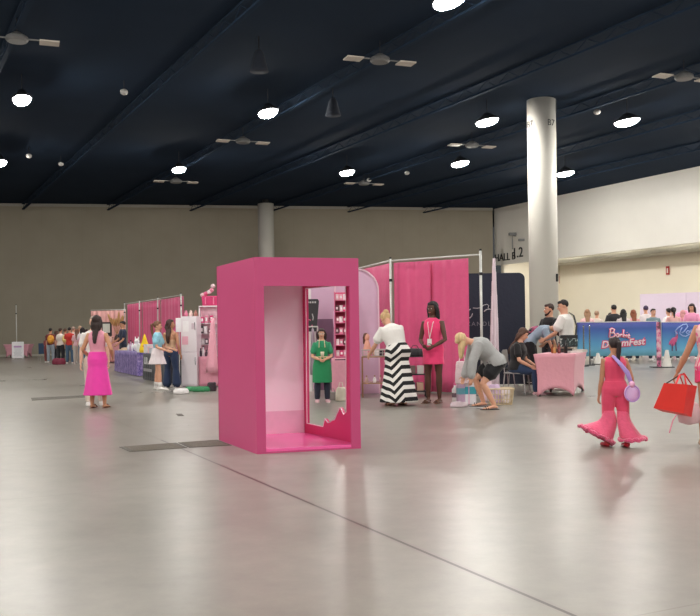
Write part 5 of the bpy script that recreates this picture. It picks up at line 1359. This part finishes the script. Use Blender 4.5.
blob_bag('duffel_bag', 'maroon bag on the floor among the feet of the far queue', 'bag', G(59, 364.5), (.6, .35, .28), (128, 40, 66), False)
blob_bag('duffel_bag', 'dark trolley bag standing right of the maroon floor bag', 'bag', G(76, 362.5), (.32, .3, .75), (52, 44, 50))
# blue chair, table, sign
g = G(44, 362)
S3 = ('chair_navy', (44, 66, 96), .7); t = chair('stacking_chair', 'navy blue chair with metal legs left of the far queue', g, rad(188), S3, S1, .47)
bm = BM(); loft(bm, [(Vector((0, .21+.06*(z-.47), z)), .21, .03, (1, 0, 0), (0, 1, 0)) for z in (.40, .5, .8, .93)], 16); obj('back_cushion', bm, mat(*S3), t)
a = G(4.5, 357.8); b = G(33, 357.2); b.y = a.y-.2
PKF = fab('pink_cloth_far', (226, 160, 176))
spandex_table([a, b, b+Vector((0, .75, 0)), a+Vector((0, .75, 0))], .80, 'pink stretch-covered table behind the white sign at far left', PKF, waist=.86, over=1.08, arch=.3)
g = G(18, 359.3); zt = P(18, 341.8, g.y).z
t = thing('sign_board', 'white information board standing in front of the far left pink table', 'sign', g)
bm = BM(); box(bm, (0, 0, zt/2+.03), (.66, .03, zt-.06)); obj('board', bm, mat('board_white', (234, 232, 236), .5), t, bevel=.005)
for s in (-1, 1):
    bm = BM(); box(bm, (s*.3, .06, .02), (.04, .4, .04)); obj('foot', bm, POLE, t)
inkp = mat('ink_lilac', (190, 150, 196), .6); inkg = mat('ink_grey', (186, 186, 196), .6)
bm = BM(); box(bm, (0, -.018, zt*.72), (.44, .006, .10)); obj('heading_block', bm, inkp, t)
bm = BM()
for k in range(7): box(bm, (0, -.018, zt*.60-k*.065), (.46-.05*(k % 3), .005, .02))
obj('print_lines', bm, inkg, t)
g = P(16.5, 331, 51.2); upright(Vector((g.x, g.y, 0)), P(16, 305, 51.2).z, 'tall lone pole rising behind the white sign at far left')

# ================================================================== left booths
LPC = fab('blush_drape', (228, 170, 166), var=.05)
d0 = 45.2; a = P(91, 331, d0); b = P(126, 331, 44.6); a.z = b.z = 0; hL = P(92, 311, d0).z
drape('curtain', a, b, hL, LPC, 'pale blush curtain behind the pampas plants at left', folds=8, amp=.04)
rod(a+up_*(hL+.04), b+up_*(hL+.04), 'slim rod along the top of the blush curtain')
cz = []
for px, py in ((127, 304.8), (142, 302.6), (160.5, 299.8), (184, 296.0)):
    u, v = uv(px, py); d_ = 1.43*F/(-v); cz.append(Vector((u/F*d_, d_, 0)))
names = ['leftmost hot pink curtain in the row behind the purple table', 'hot pink curtain in the middle of the row behind the purple table', 'hot pink curtain behind the two girls, nearest of the left row']
for i in range(3):
    drape('curtain', cz[i].lerp(cz[i+1], .006), cz[i].lerp(cz[i+1], .994), 2.75, PKC, names[i], folds=7, amp=.03)
    rod(cz[i]+up_*2.79-V*.10, cz[i+1]+up_*2.79-V*.10, ['leftmost', 'middle', 'rightmost'][i]+' slim rod above the left row of hot pink curtains')
for i, c_ in enumerate(cz):
    upright(c_-V*.12, 2.84, ['white upright at the far end', 'second white upright from the far end', 'third white upright from the far end', 'white upright at the near end'][i]+' of the left hot pink curtain row')
# far counter with screen and plants
a = G(107, 362.5); b = G(123, 363.5)
spandex_table([a, b, b+U*.1+Vector((0, .7, 0)), a+Vector((0, .7, 0))], .95, 'blush cloth counter under the pampas plants at left', fab('blush_cloth', (222, 150, 156)), 'counter', .98, 1.0, .03, False)
dT = a.y+.35
t = thing('monitor', 'dark-framed screen standing on the blush counter at left', 'screen', (P(107, 331, dT).x, dT, .955))
bm = BM(); box(bm, (0, 0, .62), (.42*1.1, .05, .66)); obj('bezel', bm, mat('screen_black', (36, 36, 36), .4), t, bevel=.01)
bm = BM(); box(bm, (-.02, -.028, .66), (.34, .01, .42)); obj('display', bm, mat('screen_pic', (206, 210, 200), .4), t)
bm = BM(); lathe(bm, [(.14, 0), (.14, .02), (.03, .04), (.03, .32)], n=16); obj('stand', bm, mat('screen_black', (0, 0, 0)), t)
t = thing('pampas_arrangement', 'vase of dry tan pampas plumes on the blush counter', 'plant', (P(117, 331, dT-.1).x, dT-.1, .955))
bm = BM(); lathe(bm, [(.08, 0), (.13, .1), (.12, .22), (.06, .32), (.07, .36)], n=16); obj('vase', bm, mat('vase_dark', (70, 58, 52), .5), t, smooth=True)
PM = mat('pampas_tan', (186, 146, 96), .9, var=.3, bump=.8)
for k in range(9):
    a_ = rad(-22+44*k/8); ln = .75+.35*random.random()
    p1 = Vector((sin(a_)*ln*.55, random.uniform(-.08, .08), .36+cos(a_)*ln*.5)); p2 = Vector((sin(a_)*ln, p1.y*1.5, .36+cos(a_)*ln))
    bm = BM(); tube(bm, [(0, 0, .33), p1], .008, 5); tube(bm, [p1, p1.lerp(p2, .4), p1.lerp(p2, .8), p2], [.02, .055, .045, .012], 8); obj('plume', bm, PM, t, smooth=True)
for i, (px, c, h) in enumerate(((110.5, (222, 200, 190), .3), (112.8, (200, 160, 140), .22), (121, (230, 210, 206), .26))):
    bottle((P(px, 331, dT-.25).x, dT-.25, .955), ['tall cream', 'short tan', 'pale pink'][i]+' bottle on the blush counter at left', c, h, .06)
p = Person(at(122.5, None, 33.2), -60, 1.80, 'dark-haired man in a navy shirt standing behind the purple table', 'tan', sex='m', arms=(((20, 6), (60, -10)), ((12, 8), (50, -8))), head=(-10, 10), vox=.016)
p.top(fab('navy_shirt', (36, 42, 66)), 'short', off=.018); p.trousers(fab('navy_cotton', (0, 0, 0))); p.hair((40, 28, 26), 'short'); p.shoes(mat('black_leather', (0, 0, 0)))
# clothed tables of the left row
def cloth_table(a, b, label, m, h=.75, dep=.75, z0=.0):
    c = (a+b)/2; d = (b-a).normalized(); n_ = Vector((-d.y, d.x, 0)); n_ = n_ if n_.x > 0 else -n_
    L = (b-a).length; t = thing('clothed_table', label, 'table', c+n_*dep/2)
    o_ = n_*dep/2; bm = BM(); N = 60; per = []
    P4 = [a-c-o_, b-c-o_, b-c+o_, a-c+o_]
    for e in range(4):
        p0, p1 = P4[e], P4[(e+1) % 4]; nn = int(N*(p1-p0).length/(L+dep))+4
        for i in range(nn): per.append(p0.lerp(p1, i/nn))
    rings = []
    for k in range(6):
        f = k/5; rings.append([bm.verts.new(Vector((p.x, p.y, 0))*(1+(.03*sin(i*1.15)+.02)*(1-f))+Vector((0, 0, .02+(h-.02)*f))) for i, p in enumerate(per)])
    for r0, r1 in zip(rings, rings[1:]):
        for i in range(len(per)): j = (i+1) % len(per); bm.faces.new((r0[i], r0[j], r1[j], r1[i]))
    bm.faces.new(rings[-1]); o = obj('cloth', bm, m, t, smooth=False)
    for pg in o.data.polygons: pg.use_smooth = abs(pg.normal.z) < .7
    bm = BM(); box(bm, (0, 0, h-.03), (.3, .3, .02)); obj('table_board', bm, mat('leg_dark', (0, 0, 0)), t)
    return t, c+n_*dep/2, d, n_
def painted_shimmer():
    t_ = NT('purple_shimmer_paint'); n2 = t_.node('ShaderNodeTexNoise', Scale=7.0, Detail=6.0, Roughness=.8); t_.link(t_.tc.outputs['Object'], n2.inputs['Vector'])
    r_ = t_.node('ShaderNodeValToRGB'); e = r_.color_ramp.elements; e[0].position = .42; e[0].color = RGB(84, 66, 140); e[1].position = .66; e[1].color = RGB(186, 166, 216)  # cloth shimmer put into the colour as random pale patches
    t_.link(n2.outputs['Fac'], r_.inputs[0]); t_.link(r_.outputs[0], t_.b.inputs['Base Color']); t_.b.inputs['Roughness'].default_value = .4; return t_.m
T1, c1_, d1_, n1_ = cloth_table(G(115, 371.5), G(137.5, 376.5), 'long table under a shimmering purple cloth in the left row', painted_shimmer())
T2, c2_, d2_, n2_ = cloth_table(G(143.5, 379.4), G(165, 384), 'table under a black cloth with white letters in the left row', fab('black_cloth', (34, 34, 44)))
f0 = G(143.5, 379.4)-c2_
text('lettering', 'LUR', .27, FR(f0+d2_*.62-n2_*.05+Vector((0, 0, .55)), d2_, (0, 0, 1)), wm, T2, off=.008)
bm = BM(); M_ = FR(f0+d2_*.85-n2_*.05+Vector((0, 0, .30)), d2_, (0, 0, 1)); box(bm, (0, 0, 0), (1.1, .08, .01)); bmesh.ops.transform(bm, matrix=M_, verts=bm.verts); obj('printed_line', bm, mat('print_grey', (150, 146, 150), .6), T2)
def on1(px, off=.25, z=.752):
    k = (px-350)/F; o_ = c1_-n1_*(.375-off); s_ = (k*o_.y-o_.x)/(d1_.x-k*d1_.y); q = o_+d1_*s_; q.z = z; return q
def on2(px, off=.25, z=.752):
    k = (px-350)/F; o_ = c2_-n2_*(.375-off); s_ = (k*o_.y-o_.x)/(d2_.x-k*d2_.y); q = o_+d2_*s_; q.z = z; return q
q = on1(125, .3); t = thing('tray', 'cream tray of small goods on the purple table', 'tray', q)
bm = BM(); box(bm, (0, 0, .02), (.5, .35, .04), rz=-1.0); obj('tray_base', bm, mat('tray_cream', (226, 206, 170), .5), t, bevel=.01)
bm = BM(); ell(bm, (0, 0, .06), (.15, .12, .04)); obj('contents', bm, mat('tray_goods', (200, 170, 150), .6), t, smooth=True)
for i, (px, c, h) in enumerate(((128.5, (220, 216, 222), .28), (130.6, (200, 170, 190), .36), (132.5, (236, 232, 234), .30), (134.2, (150, 140, 170), .2))):
    bottle(on1(px, .3), ['white squat', 'tallest dusky pink', 'bright white', 'short violet-grey'][i]+' bottle on the near end of the purple table', c, h, .05)
q = on1(136.8, .35); t = thing('plush_toy', 'white rounded plush toy between the purple table and the yellow one', 'toy', q)
bm = BM(); ell(bm, (0, 0, .14), (.13, .12, .15)); ell(bm, (0, -.02, .32), (.09, .09, .09)); 
for s in (-1, 1): ell(bm, (s*.05, 0, .42), (.025, .02, .07))
remesh('body', bm, mat('plush_white', (234, 230, 228), .9), t, .018, 1)
q = on2(144.5, .3); t = thing('plush_toy', 'bright yellow pointed plush toy on the black clothed table', 'toy', q)
bm = BM(); lathe(bm, [(.15, 0), (.17, .08), (.13, .22), (.08, .34), (.05, .46), (.01, .58)], n=18); remesh('body', bm, mat('plush_yellow', (246, 206, 40), .8), t, .018, 1)
bm = BM(); ell(bm, (0, -.12, .2), (.05, .05, .03)); obj('beak', bm, mat('beak_orange', (238, 150, 50), .6), t, smooth=True)
for i, (px, c, s_) in enumerate(((140.8, (238, 238, 238), (.2, .2, .22)), (148.2, (226, 220, 224), (.22, .2, .24)), (151, (240, 200, 206), (.16, .16, .18)), (153.4, (206, 206, 214), (.2, .2, .14)))):
    q = on2(px, .28); t = thing('gift_box', ['small white box left of the yellow plush toy', 'large white box right of the yellow plush toy', 'blush box on the black clothed table', 'low pale grey box nearest the girl in the blue tee'][i], 'box', q, -.9)
    bm = BM(); box(bm, (0, 0, s_[2]/2), s_); obj('carton', bm, mat('giftc_%d' % i, c, .6), t, bevel=.006)
    bm = BM(); box(bm, (0, 0, s_[2]+.008), (s_[0]*1.05, s_[1]*1.05, .02)); obj('lid', bm, mat('giftc_%d' % i, c), t)

# ================================================================== white cabinet, papers, shelf of pink goods
gF = G(190.5, 387.2); zF = P(190, 316.3, gF.y).z
t = thing('white_cabinet', 'tall white two-door cabinet beside the girl in flared jeans', 'cabinet', gF+Vector((0, .2, 0)), rad(-6))
WC = mat('cabinet_white', (228, 218, 226), .35, var=.02)
bm = BM(); box(bm, (0, 0, zF/2+.01), (.40, .40, zF-.02)); obj('body', bm, WC, t, bevel=.012)
for z0, z1, nm in ((.06, zF*.49, 'door'), (zF*.50, zF-.03, 'door')):
    bm = BM(); box(bm, (0, -.212, (z0+z1)/2), (.39, .022, z1-z0)); dd_ = obj(nm, bm, mat('cabinet_door', (236, 228, 234), .3, var=.02), t, bevel=.008)
    bm = BM(); tube(bm, [(.16, -.235, z1-.12), (.16, -.25, z1-.2), (.16, -.235, z1-.3)], .008, 8); obj('handle', bm, mat('chrome', (0, 0, 0)), dd_)
bm = BM(); box(bm, (-.09, -.226, zF*.66), (.15, .004, .2)); obj('pink_notice', bm, mat('notice_pink', (238, 180, 200), .6), t)
bm = BM(); box(bm, (-.07, -.226, zF*.86), (.14, .004, .26)); obj('white_notice', bm, mat('notice_white', (246, 242, 246), .5), t)
bm = BM(); box(bm, (.11, -.226, zF*.86), (.07, .004, .14)); obj('small_notice', bm, mat('notice_grey', (210, 190, 200), .5), t)
for i, (x, c, lb) in enumerate(((-.12, (226, 130, 160), 'pink squat pot on top of the white cabinet at left'), (.0, (236, 206, 200), 'cream pot in the middle on top of the white cabinet'), (.12, (178, 120, 110), 'brown-pink pot at the right on top of the white cabinet'))):
    t = thing('ornament_pot', lb, 'pot', gF+Vector((x, .2, zF+.001)))
    bm = BM(); lathe(bm, [(.03, 0), (.05, .03), (.05, .07), (.03, .10), (.035, .12)], n=16); obj('pot_body', bm, mat('pot_%d' % i, c, .4), t, smooth=True)
    bm = BM(); ell(bm, (0, 0, .13), (.025, .025, .02)); obj('lid', bm, mat('pot_%d' % i, c), t, smooth=True)
q = P(179, 331, 22.9); z0 = P(179, 332, 22.9).z; z1 = P(179, 318, 22.9).z
t = thing('notice_stand', 'white notice panel on a slim stand left of the white cabinet', 'sign', (q.x, 22.9, 0))
bm = BM(); box(bm, (0, 0, (z0+z1)/2), (.16, .012, z1-z0)); obj('notice', bm, mat('notice_white', (0, 0, 0)), t)
bm = BM(); tube(bm, [(0, .02, .03), (0, .02, z1)], .012, 8); obj('pole', bm, POLE, t); bm = BM(); lathe(bm, [(.13, 0), (.13, .02), (.02, .03)], n=16); obj('base', bm, POLE, t)

dG = 22.6; x0 = P(199.5, 331, dG).x; x1 = P(228, 331, dG).x; zt = P(205, 306, dG).z; wG = x1-x0; xg = (x0+x1)/2
t = thing('display_wall', 'pink-white display wall of hanging goods left of the pink booth', 'display', (xg, dG, 0))
bm = BM(); box(bm, (0, .1, zt/2), (wG, .03, zt)); obj('panel', bm, mat('display_pink', (238, 200, 212), .5), t)
bm = BM()
for s in (-1, 1): box(bm, (s*(wG/2-.015), .02, zt/2), (.03, .2, zt))
obj('side_frame', bm, mat('display_white', (236, 226, 230), .5), t)
bm = BM(); box(bm, (0, .02, zt-.01), (wG, .22, .03)); obj('top_board', bm, mat('display_white', (0, 0, 0)), t)
for z in (1.03, 1.30, 1.56):
    bm = BM(); box(bm, (0, -.02, z), (wG-.07, .18, .015)); obj('shelf_board', bm, mat('display_white', (0, 0, 0)), t)
a = P(198.5, 331, 22.1); b = P(226, 331, 22.1)
a.z = b.z = 0
spandex_table([a, b, b+Vector((0, .36, 0)), a+Vector((0, .36, 0))], .74, 'low pink cloth counter under the display wall left of the booth', fab('counter_pink', (0, 0, 0)), 'counter', .98, 1, .03, False)
goods = [(.06, 1.575, (230, 80, 140)), (.17, 1.575, (240, 150, 180)), (.30, 1.575, (226, 60, 126)), (.05, 1.31, (60, 50, 60)), (.14, 1.31, (234, 226, 230)), (.26, 1.31, (150, 110, 120)), (.07, 1.04, (230, 224, 226)), (.17, 1.04, (110, 96, 104)), (.29, 1.04, (236, 170, 190))]
lbs = ['hot pink box leftmost on the top', 'pale pink box second on the top', 'deep pink box third on the top', 'dark box leftmost on the middle', 'white box second on the middle', 'brown-pink box third on the middle', 'white box leftmost on the bottom', 'grey-brown box second on the bottom', 'rose box third on the bottom']
for (x, z, c), lb in zip(goods, lbs):
    g_ = thing('gift_box', lb+' shelf of the display wall', 'box', (x0+.02+x, dG-.04, z+.001))
    h_ = random.uniform(.1, .19); bm = BM(); box(bm, (0, 0, h_/2), (.085, .09, h_)); obj('carton', bm, mat('good_%d_%d_%d' % c, c, .5), g_, bevel=.005)
    bm = BM(); box(bm, (0, -.046, h_*.5), (.05, .003, h_*.5)); obj('print', bm, mat('carton_print', (0, 0, 0)), g_)
for i, (px, c, h) in enumerate(((200.5, (60, 54, 66), .2), (203, (226, 222, 226), .26), (206, (90, 70, 80), .16), (209, (236, 160, 186), .22), (212, (210, 200, 206), .15))):
    bottle((P(px, 331, 22.25).x, 22.25, .744), ['dark', 'tall white', 'short plum', 'pink', 'small grey'][i]+' bottle on the low pink counter left of the booth', c, h, .035)
# pink scarf hanging, basket on top, pompoms
sx = P(213, 331, 21.98).x
bm = BM(); n = 16; rings = []
for k in range(9):
    f = k/8; r1 = .03+.10*f; z = P(213, 318+54*f, 22.35).z
    rings.append([bm.verts.new((r1*cos(2*PI*i/n)*(1+.25*sin(4*2*PI*i/n))-.04*f, .035*sin(2*PI*i/n)*(1+f), z)) for i in range(n)])
for a, b in zip(rings, rings[1:]):
    for i in range(n): bm.faces.new((a[i], a[(i+1) % n], b[(i+1) % n], b[i]))
bm.faces.new(rings[0]); bm.faces.new(rings[-1])
g_ = thing('hanging_scarf', 'long pale pink scarf hanging from the display wall beside the booth', 'scarf', (sx, 21.98, 0)); obj('fabric', bm, fab('scarf_pink', (240, 170, 188)), g_, smooth=True)
bm = BM(); zz = P(213, 317, 22.35).z; tube(bm, [(0, .6, zz), (0, 0, zz-.01)], .008, 6); obj('hook', bm, POLE, g_)
zb = zt+.007; q0 = P(202, 331, dG).x; q1 = P(219, 331, dG).x
t = thing('pink_basket', 'hot pink basket on top of the display wall left of the booth', 'basket', ((q0+q1)/2, dG+.02, zb))
bm = BM(); loft(bm, [(Vector((0, 0, z)), (q1-q0)/2*k, .11*k, (1, 0, 0), (0, 1, 0)) for z, k in ((0, .9), (.02, .93), (.2, 1), (.22, 1.03), (.24, 1.0))], 24); obj('basket_body', bm, mat('basket_pink', (222, 66, 124), .5, var=.2, scale=30), t, smooth=True)
for s in (-1, 1):
    bm = BM(); box(bm, (s*.10, -.113, .12), (.03, .01, .18)); obj('ribbon', bm, mat('basket_ribbon', (240, 130, 170), .5), t)
for i, (px, dz, c) in enumerate(((203, .0, (240, 200, 206)), (206, .03, (226, 110, 150)), (209.5, .07, (244, 216, 222)), (212, .12, (240, 150, 176)), (213.5, .22, (244, 206, 214)))):
    g_ = thing('pompom', ['cream pompom at the left', 'deep pink pompom second from left', 'pale pompom in the middle', 'rose pompom at the right', 'highest pale pompom'][i]+' in the hot pink basket', 'pompom', (P(px, 331, dG).x, dG+.02, zb+.22+dz))
    bm = BM(); ell(bm, (0, 0, .05), (.06, .06, .055), None, 12); remesh('fluff', bm, mat('pom_%d' % i, c, .9, var=.2, bump=.8), g_, .012, 0, .012, 40)
blob_bag('green_bag', 'crumpled green bag on the floor in front of the display wall', 'bag', G(201, 391.5), (.42, .26, .11), (50, 132, 84), False)
blob_bag('green_bag', 'smaller green bag left of the crumpled green one by the cabinet', 'bag', G(191, 391), (.26, .2, .10), (64, 146, 96), False)
blob_bag('white_bag', 'flat white bag lying on the floor by the white cabinet', 'bag', G(181, 394), (.34, .22, .12), (226, 222, 222), False)
blob_bag('teal_bag', 'pale teal bag leaning at the foot of the white cabinet', 'bag', G(203, 385), (.16, .12, .34), (170, 206, 206), False)
blob_bag('dark_bag', 'small dark bag on the floor by the left corner of the pink booth', 'bag', G(212, 391), (.22, .18, .2), (58, 44, 52), False)
bpy.data.scenes.remove(TSC)
